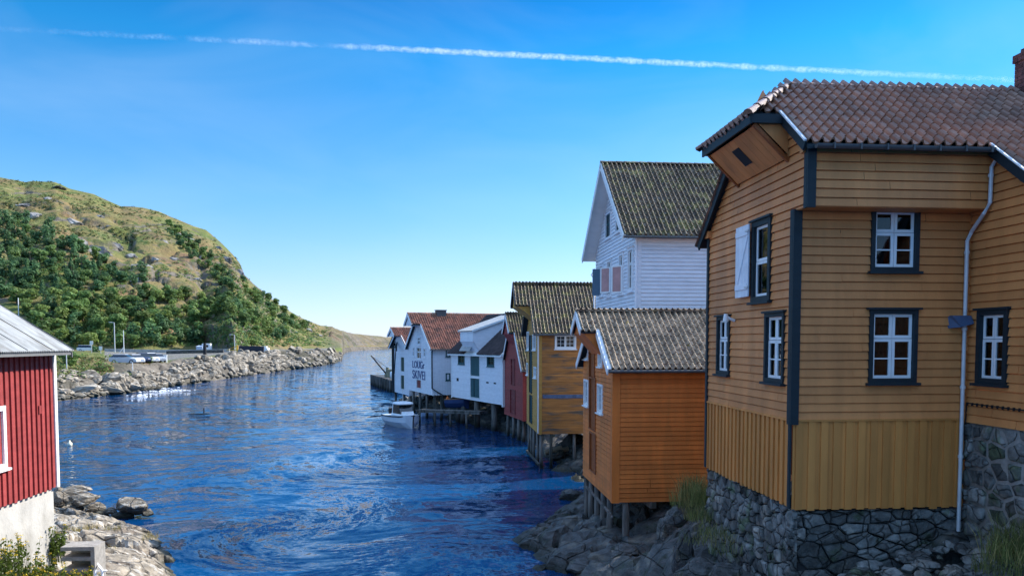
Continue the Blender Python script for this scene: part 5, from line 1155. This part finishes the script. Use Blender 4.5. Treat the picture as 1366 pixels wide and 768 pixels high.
# ================================================================== far bank furniture
def car(label, loc, rot, col, suv=False, L=4.1):
    T = thing('parked_car', label, 'car', loc, rot, 'cars parked on the far bank'); W = .86; h = 1.62 if suv else 1.46
    cm = mat('car paint ' + col[0], col[1], rough=.25, var=.03, spec=.7)
    prof = [(-L / 2, .35), (-L / 2, .78), (-L / 2 + .12, .98), (L / 2 - 1.15, .98), (L / 2 - .2, .78), (L / 2, .6), (L / 2, .32), (L / 2 - .5, .24), (-L / 2 + .5, .24)]
    b = MB(); n = len(prof); vs = []
    for (y, s) in ((-W, .0), (-W * .97, 1), (W * .97, 1), (W, 0)):
        for (x, z) in prof: vs.append((x * (1 if s else .985), y if s == 0 else y * .96, z + (.03 if s and z > .7 else 0)))
    fs = [tuple(range(n - 1, -1, -1)), tuple(range(3 * n, 4 * n))] + [(j * n + k, j * n + (k + 1) % n, (j + 1) * n + (k + 1) % n, (j + 1) * n + k) for j in range(3) for k in range(n)]
    b.add(vs, fs)
    x0, x1, x2, x3 = -L / 2 + .1, -L / 2 + (.35 if suv else .6), L / 2 - 1.75, L / 2 - 1.0
    b.hexa([(x1, -W * .74, h - .05), (x2, -W * .74, h - .05), (x2, W * .74, h - .05), (x1, W * .74, h - .05), (x1 + .05, -W * .7, h), (x2 - .1, -W * .7, h), (x2 - .1, W * .7, h), (x1 + .05, W * .7, h)])
    b.build('body', cm, T)
    b = MB(); b.hexa([(x0, -W * .93, .97), (x3, -W * .93, .97), (x3, W * .93, .97), (x0, W * .93, .97), (x1, -W * .75, h - .05), (x2, -W * .75, h - .05), (x2, W * .75, h - .05), (x1, W * .75, h - .05)])
    b.build('windows', mat('car glass', (.012, .016, .02), rough=.05, var=0, spec=.8), T)
    for sx in (-1, 1):
        for sy in (-1, 1):
            b = MB(); x = sx * L * .31; b.tube([(x, sy * W * .82, .32), (x, sy * (W + .01), .32)], .32, n=14); w = b.build('wheel', BLACK, T); b = MB(); b.tube([(x, sy * (W + .005), .32), (x, sy * (W + .02), .32)], .19, n=10); b.build('rim', GALV, w)
    for sy in (-1, 1): b = MB(); b.box(L / 2 - .12, L / 2 + .01, sy * .5 - .18, sy * .5 + .18, .6, .74); b.build('headlight', mat('lamp glass', (.7, .7, .7), rough=.1, var=0), T)
    return T
def groundpt(u, Y):
    x = ray(u, 456)[0] / ray(u, 456)[1] * Y; return Vector((x, Y, drop(x, Y)))
for (u, Y, rot, col, suv, lb) in ((166, 118, .08, ('silver', (.55, .58, .62)), False, 'silver hatchback seen from the side, leftmost of the parked cars'), (181, 122, -.9, ('white', (.8, .8, .8)), False, 'white car just right of the silver hatchback, nose to the water'), (190, 126, -.9, ('navy', (.02, .03, .07)), True, 'dark blue car in the middle of the parked row'), (201, 128, -.9, ('white', (.8, .8, .8)), True, 'white car near the right end of the parked row'), (210, 131, -.9, ('grey', (.35, .37, .4)), False, 'grey car at the right end of the parked row beside the cabinet')):
    car(lb, groundpt(u, Y), rot, col, suv)
car('white van half hidden behind the bank near the road signs', groundpt(117, 196), .1, ('white', (.8, .8, .8)), True, 4.8)
def pole(name, label, cat, p, h, r, m, head=None, group=None):
    T = thing(name, label, cat, p); b = MB(); b.tube([(0, 0, -.3), (0, 0, h)], [r * 1.3, r], n=8); b.build('pole', m, T)
    if head == 'lamp': b = MB(); b.tube([(0, 0, h - .1), (0, 0, h + .1), (-.9, 0, h + .2)], r * .7, n=6); b.build('arm', m, T); b = MB(); b.box(-1.3, -.7, -.14, .14, h + .12, h + .24); b.build('lamp_head', W_WTRIM, T)
    if head == 'sign': b = MB(); b.box(-.35, .35, -.05, -.02, h - .8, h); b.build('sign_panel', W_WTRIM, T)
    return T
pole('street_lamp', 'tall grey street lamp behind the parked silver car', 'street lamp', groundpt(153, 195), 7.4, .1, GALV, 'lamp')
pole('street_lamp', 'short street lamp beside the yellow barrier at the tunnel', 'street lamp', groundpt(313, 196), 4.2, .09, GALV, 'lamp')
T = pole('flag_pole', 'slim white flag pole with slanted prop behind the silver car', 'pole', groundpt(165, 190), 5.6, .08, W_WTRIM); b = MB(); b.beam((-1.2, -.2, -.1), (0, 0, 1.6), .14, .14); b.build('prop', W_WTRIM, T)
pole('road_sign', 'white square road sign on a post left of the street lamp', 'sign', groundpt(122, 165), 2.6, .05, GALV, 'sign'); pole('road_sign', 'low white road sign right of the taller sign', 'sign', groundpt(134, 165), 1.7, .05, GALV, 'sign')
pole('slope_post', 'thin white post on the wooded slope above the boathouse roof', 'post', on_land(25, 421) or Vector((0, 0, 0)), 5.5, .12, W_WTRIM)
pole('shore_post', 'thin white post on the rocks below the silver car', 'post', groundpt(176, 112), 1.5, .05, W_WTRIM); pole('shore_post', 'short grey post on the pale rocks near the boathouse', 'post', groundpt(88, 104), 2.2, .06, GALV)
pole('mooring_post', 'thick dark mooring post on the embankment', 'post', groundpt(273, 172), 2.6, .32, BLACK)
p = groundpt(218, 133); T = thing('cabinet', 'white electrical cabinet beside the grey parked car', 'cabinet', p, .3); b = MB(); b.box(-.5, .5, -.25, .25, -.2, 1.15); b.box(-.54, .54, -.29, .29, 1.15, 1.21); b.build('box', W_WTRIM, T); b = MB(); b.box(-.9, -.52, -.25, .25, -.2, 1.0); b.build('side_box', BLACK, T)
def wall_line(name, label, pts, h, th, m, cat='wall'):
    b = MB()
    for (a, c) in zip(pts[:-1], pts[1:]): b.beam(a + Vector((0, 0, h)), c + Vector((0, 0, h)), th, h + .6)
    return tag(b.build(name, m), label, cat)
wall_line('road_wall', 'long low pale concrete wall along the far road', [groundpt(u, 204 - (u - 145) * .06) for u in (140, 175, 210, 245, 280, 306)], .75, .4, CONC)
wall_line('stone_wall', 'dark low stone wall above the embankment', [groundpt(u, 186) for u in (222, 240, 260, 280, 298)], .75, .5, ROCKD)
wall_line('dark_wall', 'dark blue retaining wall right of the yellow barrier', [groundpt(u, 192) for u in (319, 335, 352)], 1.5, .5, mat('dark slate', (.03, .035, .05), rough=.8))
p = groundpt(311, 190); T = thing('road_barrier', 'yellow road barrier frame in front of the dark cliff', 'barrier', p); Y_ = mat('yellow paint', (.65, .36, .02), rough=.5, var=.1); b = MB(); b.box(.9, 1.15, -.1, .1, 0, 1.7); b.build('post', Y_, T); b = MB(); b.beam((-1.7, 0, .55), (1, 0, .6), .1, .16); b.beam((-1.2, 0, .8), (.9, 0, 1.5), .1, .12); b.build('boom', Y_, T)
p = groundpt(276, 208); T = thing('caravan', 'white caravan parked by the dark cliff', 'caravan', p, .1); b = MB(); b.box(-1.1, 1.1, -.9, .9, .3, 2.1); b.box(-1.0, 1.0, -.85, .85, 2.1, 2.2); b.build('body', W_WTRIM, T); b = MB(); b.box(-.7, .6, -.93, -.9, 1.2, 1.8); b.build('window', BLACK, T); b = MB(); b.tube([(-.5, -.85, .3), (-.5, -.7, .3)], .3); b.build('wheel', BLACK, T)
b = MB(); p = groundpt(267, 207); b.box(p.x - .8, p.x + .8, p.y - .7, p.y + .7, p.z - .2, p.z + 1.4); b.slab([(p.x - .9, p.y - .8, p.z + 1.4), (p.x + .9, p.y - .8, p.z + 1.4), (p.x + .7, p.y + .6, p.z + 1.7), (p.x - .7, p.y + .6, p.z + 1.7)], (0, 0, -.1)); tag(b.build('small_hut', mat('pale blue hut', (.4, .48, .6), var=.1)), 'small pale hut left of the white caravan', 'hut')
b = MB(); p = groundpt(351, 205); b.box(p.x - 1.4, p.x + 1.4, p.y - .8, p.y + .8, p.z - .2, p.z + .9); b.box(p.x - .8, p.x + 1.0, p.y - .6, p.y + .6, p.z + .9, p.z + 1.3); tag(b.build('covered_boat', W_WTRIM), 'white covered boat on land above the embankment', 'boat')

# ================================================================== boat, walkway, quay and small things on the water
p0 = at_z(537, 568, 0)
T = thing('motorboat', 'small white motorboat with hard top cabin moored by the posts', 'boat', p0, R(-62))
def hull(b, L, W, H, d=.25, m=0, m2=None):
    st = [(-.5, .86, .9), (-.25, .98, .93), (.05, 1, 1), (.3, .8, 1.08), (.43, .45, 1.15), (.5, .05, 1.2)]; vs = []; n = 7
    for (x, w, h) in st:
        xx = x * L
        for (yy, zz) in ((-1, 1), (-.97, .45), (-.72, 0), (0, -.25), (.72, 0), (.97, .45), (1, 1)):
            k = 1 if zz >= 1 else (.96 if zz > 0 else .8 if x < .3 else .55); vs.append((xx - (.12 * L * (1 - zz) * .4 if x > .4 else 0), yy * w * W / 2 * k, zz * H * h - (0 if zz > .3 else d * .2)))
    fs = [(j * n + k, j * n + k + 1, (j + 1) * n + k + 1, (j + 1) * n + k) for j in range(len(st) - 1) for k in range(n - 1)] + [tuple(range(n))]
    fs += [(j * n, (j + 1) * n, (j + 1) * n + n - 1, j * n + n - 1) for j in range(len(st) - 1)] if m2 is None else []
    b.add(vs, fs, m)
T.scale = (1.22, 1.22, 1.22); L_, W_, H_ = 4.3, 1.85, .78
b = MB(); hull(b, L_, W_, H_); b.build('hull', mat('white gelcoat', (.78, .78, .78), rough=.3, var=.05, spec=.5), T)
b = MB()
for s in (-1, 1): b.tube([(-L_ * .5, s * W_ * .43, H_ * .8), (0, s * W_ * .51, H_ * .92), (L_ * .3, s * W_ * .42, H_ * 1.0), (L_ * .49, s * .04, H_ * 1.12)], .045)
b.build('rub_rail', W_TRIM, T)
b = MB(); b.hexa([(-.5, -.66, H_), (1.0, -.5, H_ + .02), (1.0, .5, H_ + .02), (-.5, .66, H_), (-.45, -.62, H_ + .12), (.95, -.46, H_ + .12), (.95, .46, H_ + .12), (-.45, .62, H_ + .12)]); b.hexa([(1.0, -.45, H_ + .0), (1.8, -.2, H_ + .1), (1.8, .2, H_ + .1), (1.0, .45, H_), (1.0, -.42, H_ + .3), (1.75, -.15, H_ + .16), (1.75, .15, H_ + .16), (1.0, .42, H_ + .3)]); cb = b.build('cabin', mat('white gelcoat', (.78,) * 3), T)
b = MB(); b.hexa([(-.42, -.6, H_ + .12), (.92, -.45, H_ + .12), (.92, .45, H_ + .12), (-.42, .6, H_ + .12), (-.35, -.56, H_ + .74), (.5, -.46, H_ + .74), (.5, .46, H_ + .74), (-.35, .56, H_ + .74)]); b.build('cabin_glass', mat('car glass', (.012,) * 3), cb)
b = MB()
for (x, y) in ((-.4, -.59), (-.4, .59)): b.beam((x, y, H_ + .1), (x + .06, y * .95, H_ + .76), .07, .07)
vs = []; 
for (z, k) in ((.74, 1), (.80, 1.03), (.88, .86), (.92, .4)):
    for j in range(16): a = 2 * math.pi * j / 16; ca, sa = math.cos(a), math.sin(a); vs.append((.1 + .72 * k * math.copysign(abs(ca) ** .6, ca), .62 * k * math.copysign(abs(sa) ** .6, sa), H_ + z))
b.add(vs, [(j * 16 + k, j * 16 + (k + 1) % 16, (j + 1) * 16 + (k + 1) % 16, (j + 1) * 16 + k) for j in range(3) for k in range(16)] + [tuple(range(48, 64)), tuple(range(15, -1, -1))]); b.build('hard_top', mat('white gelcoat', (.78,) * 3), cb)
b = MB(); b.box(-2.42, -2.12, -.17, .17, .35, 1.15); b.box(-2.36, -2.2, -.08, .08, -.3, .4); b.build('outboard_motor', BLACK, T)
b = MB(); b.tube([(-2.0, -.75, H_), (-1.95, -.75, H_ + .35), (-1.95, .75, H_ + .35), (-2.0, .75, H_)], .02); b.build('stern_rail', GALV, T); b = MB(); b.tube([(.1, 0, H_ + .9), (.05, 0, H_ + 1.7)], .012); b.build('aerial', GALV, cb)

pr = at_y(560, 549, 66); pb = Vector((p0.x + .6, p0.y - 1.2, 1.0)); b = MB(); b.tube([pb, (pb + pr) / 2 - Vector((0, 0, .35)), pr], .025, n=6); tag(b.build('mooring_rope', mat('pale rope', (.5, .47, .4), var=.1)), 'pale mooring rope from the motorboat to the walkway', 'rope')
a, c = at_y(556, 547, 65.5), at_y(640, 549.5, 61)
b = MB(); d = (c - a); n_ = 30; sd = Vector((-d.y, d.x, 0)).normalized()
b.beam(a, c, .12, .18); b.beam(a + sd * .9, c + sd * .9, .12, .18)
for k in range(n_): p = a + d * (k / n_); b.beam(p - sd * .1 + Vector((0, 0, .06)), p + sd * 1.0 + Vector((0, 0, .06)), d.length / n_ * .85, .05)
wk = tag(b.build('walkway', W_POST), 'narrow timber walkway running under the white sea houses', 'walkway')
for f in (.05, .3, .55, .8): p = a + d * f; b = MB(); b.tube([(p.x, p.y, -.8), (p.x, p.y, p.z)], .09); b.build('post', W_POST, wk)
p = at_z(586, 556, 0); T = thing('dinghy', 'small pale open dinghy lying under the walkway', 'boat', p, R(10)); b = MB(); hull(b, 3.4, 1.3, .42, m2=1); b.build('hull', mat('pale blue hull', (.45, .55, .7), rough=.5, var=.1), T); b = MB(); b.box(-.6, -.4, -.55, .55, .28, .32); b.box(.4, .6, -.5, .5, .3, .34); b.build('thwart', W_POST, T)
p = at_y(611, 541, 66); T = thing('rowing_boat', 'dark blue rowing boat stored on the bank under the teal door house', 'boat', p, R(-15)); b = MB(); hull(b, 2.2, 1.1, .6, m2=1); b.build('hull', mat('dark blue hull', (.03, .06, .16), rough=.4, var=.1), T); b = MB(); b.tube([(-1.1, -.47, .55), (0, -.56, .61), (.8, -.38, .66)], .04); b.build('gunwale', mat('bare wood', (.25, .13, .06)), T)
p = at_y(597, 528, 66.5); b = MB(); b.tube([(0, 0, 0), (0, 0, -.08), (0, 0, -.25), (.02, 0, -.6), (0, 0, -.85), (0, 0, -1.0)], [.03, .06, .17, .22, .13, .03], n=12); tag(b.build('orange_buoy', mat('orange plastic', (.75, .16, .02), rough=.5, var=.08), smooth=True, loc=p), 'long orange float hanging under the lettered white house', 'float')
for (u, v, D, n_, lb) in ((738, 603, 44.5, 1, 'pale log lying on the rock under the yellow house'), (747, 604, 45, 1, 'second pale log beside the first under the yellow house')):
    p = at_y(u, v, D); b = MB(); b.tube([(-.5, 0, 0), (.5, .2, .25)], .15, n=10); tag(b.build('log', mat('pale log', (.36, .27, .18), var=.3, bump=.5), loc=p), lb, 'log')
q1, q2 = at_z(497, 513, 0), at_z(524, 523, 0)
b = MB(); rows_ = []
vs = [(q1.x, q1.y, -2), (q2.x, q2.y, -2), (q2.x + 12, q2.y + 6, -2), (q1.x + 16, q1.y + 6, -2)]; b.slab([(v_[0], v_[1], 1.65) for v_ in vs], (0, 0, -3.5)); quay = tag(b.build('quay', ROCKD), 'dark stone quay jutting out past the last white house', 'quay')
b = MB(); e = Vector((q2.x - q1.x, q2.y - q1.y, 0)); 
for k in range(9): p = q1 + e * (k / 8.5) + Vector((-.15, -.1, 0)); b.tube([(p.x, p.y, -1), (p.x, p.y, 1.7)], .2, n=8)
b.each('fender_post', W_POST, quay)
p = at_y(517, 499, 117); T = thing('derrick', 'small derrick crane with slanted boom on the dark quay', 'crane', (p.x, p.y, 1.65)); b = MB(); b.tube([(0, 0, 0), (0, 0, .5), (0, 0, .55), (0, 0, 1.5)], [.45, .45, .3, .25], n=10); b.box(-.1, .9, -.4, .4, .1, 1.2); b.build('pedestal', mat('old machine paint', (.22, .2, .13), var=.4), T); b = MB(); b.tube([(-.1, 0, .4), (-2.5, 0, 3.3)], [.13, .09]); b.build('boom', BLACK, T); b = MB(); b.tube([(-2.5, 0, 3.3), (-.1, 0, 1.5)], .03); b.build('stay', BLACK, T)
p = at_y(524, 500, 112); T = thing('white_drum', 'white tank standing beside the derrick on the quay', 'tank', (p.x, p.y, 1.65)); b = MB(); b.tube([(0, 0, 0), (0, 0, .9), (0, 0, 1.05)], [.42, .42, .3], n=14); b.build('drum', W_WTRIM, T, True)
p = at_z(93, 594, 0); b = MB(); b.tube([(0, 0, -.12), (0, 0, .05), (0, 0, .18), (0, 0, .26), (0, 0, .36)], [.08, .17, .15, .05, .05], n=12); tag(b.build('buoy', mat('white buoy', (.8, .74, .55), rough=.4, var=.05), smooth=True, loc=p), 'small white mooring buoy floating beside the red boathouse', 'buoy')
p = at_z(268, 552, 0); T = thing('skerry', 'low dark rock awash in the middle of the river with a stub', 'rock', p); b = MB(); M_ = Matrix.Diagonal((1.3, .5, .13, 1)); b.add([M_ @ v.co for v in BM[2].vertices], [tuple(f.vertices) for f in BM[2].polygons]); b.build('rock', ROCKD, T); b = MB(); b.tube([(.3, 0, .05), (.3, 0, .6)], .06, n=8); b.build('stub', BLACK, T)
b = MB(); rg3 = random.Random(4)
for (u, v, w) in ((205, 522, 2.6), (226, 520.5, 3.4), (234, 521, 2), (190, 527, 1.5), (214, 517.5, 2)):
    p = at_z(u, v, 0)
    for k in range(26):
        x, y, s = p.x + rg3.gauss(0, w * .45), p.y + rg3.gauss(0, 1.1), rg3.uniform(.04, .17); b.add([(x + s * math.cos(a) * 1.6, y + s * math.sin(a), .03) for a in (0, 1.05, 2.1, 3.14, 4.2, 5.2)] + [(x, y, .03 + s * .5)], [(j, (j + 1) % 6, 6) for j in range(6)])
tag(b.build('foam', mat('white foam', (.85, .87, .9), rough=.9, var=.05)), 'white foam where the current breaks at the far shore', 'foam', None, 'stuff')

# ================================================================== contrail
CV = bpy.data.materials.new('contrail vapour'); CV.use_nodes = True; n, l = CV.node_tree.nodes, CV.node_tree.links; n.remove(n['Principled BSDF'])
pv = n.new('ShaderNodeVolumePrincipled'); pv.inputs['Color'].default_value = (1, 1, 1, 1); pv.inputs['Anisotropy'].default_value = .3
tc = n.new('ShaderNodeTexCoord'); sp_ = n.new('ShaderNodeSeparateXYZ'); l.new(tc.outputs['Object'], sp_.inputs[0])
def vm(op, a, b_=0.):
    t = n.new('ShaderNodeMath'); t.operation = op
    for i, x in enumerate((a, b_)):
        if isinstance(x, (int, float)): t.inputs[i].default_value = x
        else: l.new(x, t.inputs[i])
    return t.outputs[0]
def vmr(x, a, b_, c_=0., d_=1.):
    t = n.new('ShaderNodeMapRange'); l.new(x, t.inputs[0])
    for i, q in enumerate((a, b_, c_, d_)): t.inputs[i + 1].default_value = q
    return t.outputs[0]
A_, B2 = at_y(-60, 36, 3000), at_y(1420, 110.5, 3000); LC = (B2 - A_).length; RC = 17.0
nz = n.new('ShaderNodeTexNoise'); nz.inputs['Scale'].default_value = .085; nz.inputs['Detail'].default_value = 6; l.new(tc.outputs['Object'], nz.inputs['Vector'])
wob = n.new('ShaderNodeTexNoise'); wob.inputs['Scale'].default_value = .018; wob.inputs['Detail'].default_value = 4; l.new(tc.outputs['Object'], wob.inputs['Vector'])
rad = vm('SQRT', vm('ADD', vm('MULTIPLY', sp_.outputs[1], sp_.outputs[1]), vm('MULTIPLY', sp_.outputs[2], sp_.outputs[2])))
den = vm('MULTIPLY', vmr(vm('ADD', rad, vmr(wob.outputs[0], .3, .7, -3, 4)), RC * .8, RC * .1), vmr(nz.outputs[0], .28, .72)); fx = vm('DIVIDE', sp_.outputs[0], LC)
patch = n.new('ShaderNodeTexNoise'); patch.inputs['Scale'].default_value = .0075; patch.inputs['Detail'].default_value = 2; l.new(tc.outputs['Object'], patch.inputs['Vector'])
fade = vm('MAXIMUM', vmr(fx, .33, .42), vm('MULTIPLY', vmr(fx, 0, .36, 0, .6), vmr(patch.outputs[0], .36, .66)))
l.new(vm('MULTIPLY', vm('MULTIPLY', den, fade), vmr(fx, .5, .92, .065, .008)), pv.inputs['Density']); l.new(pv.outputs[0], n['Material Output'].inputs['Volume'])
b = MB(); b.tube([(LC * k / 60, 0, 0) for k in range(61)], RC, n=16); co = b.build('contrail', CV); tag(co, 'white aircraft contrail crossing the sky', 'contrail', None, 'stuff')
co.matrix_world = Matrix.Translation(A_) @ (B2 - A_).to_track_quat('X', 'Z').to_matrix().to_4x4()
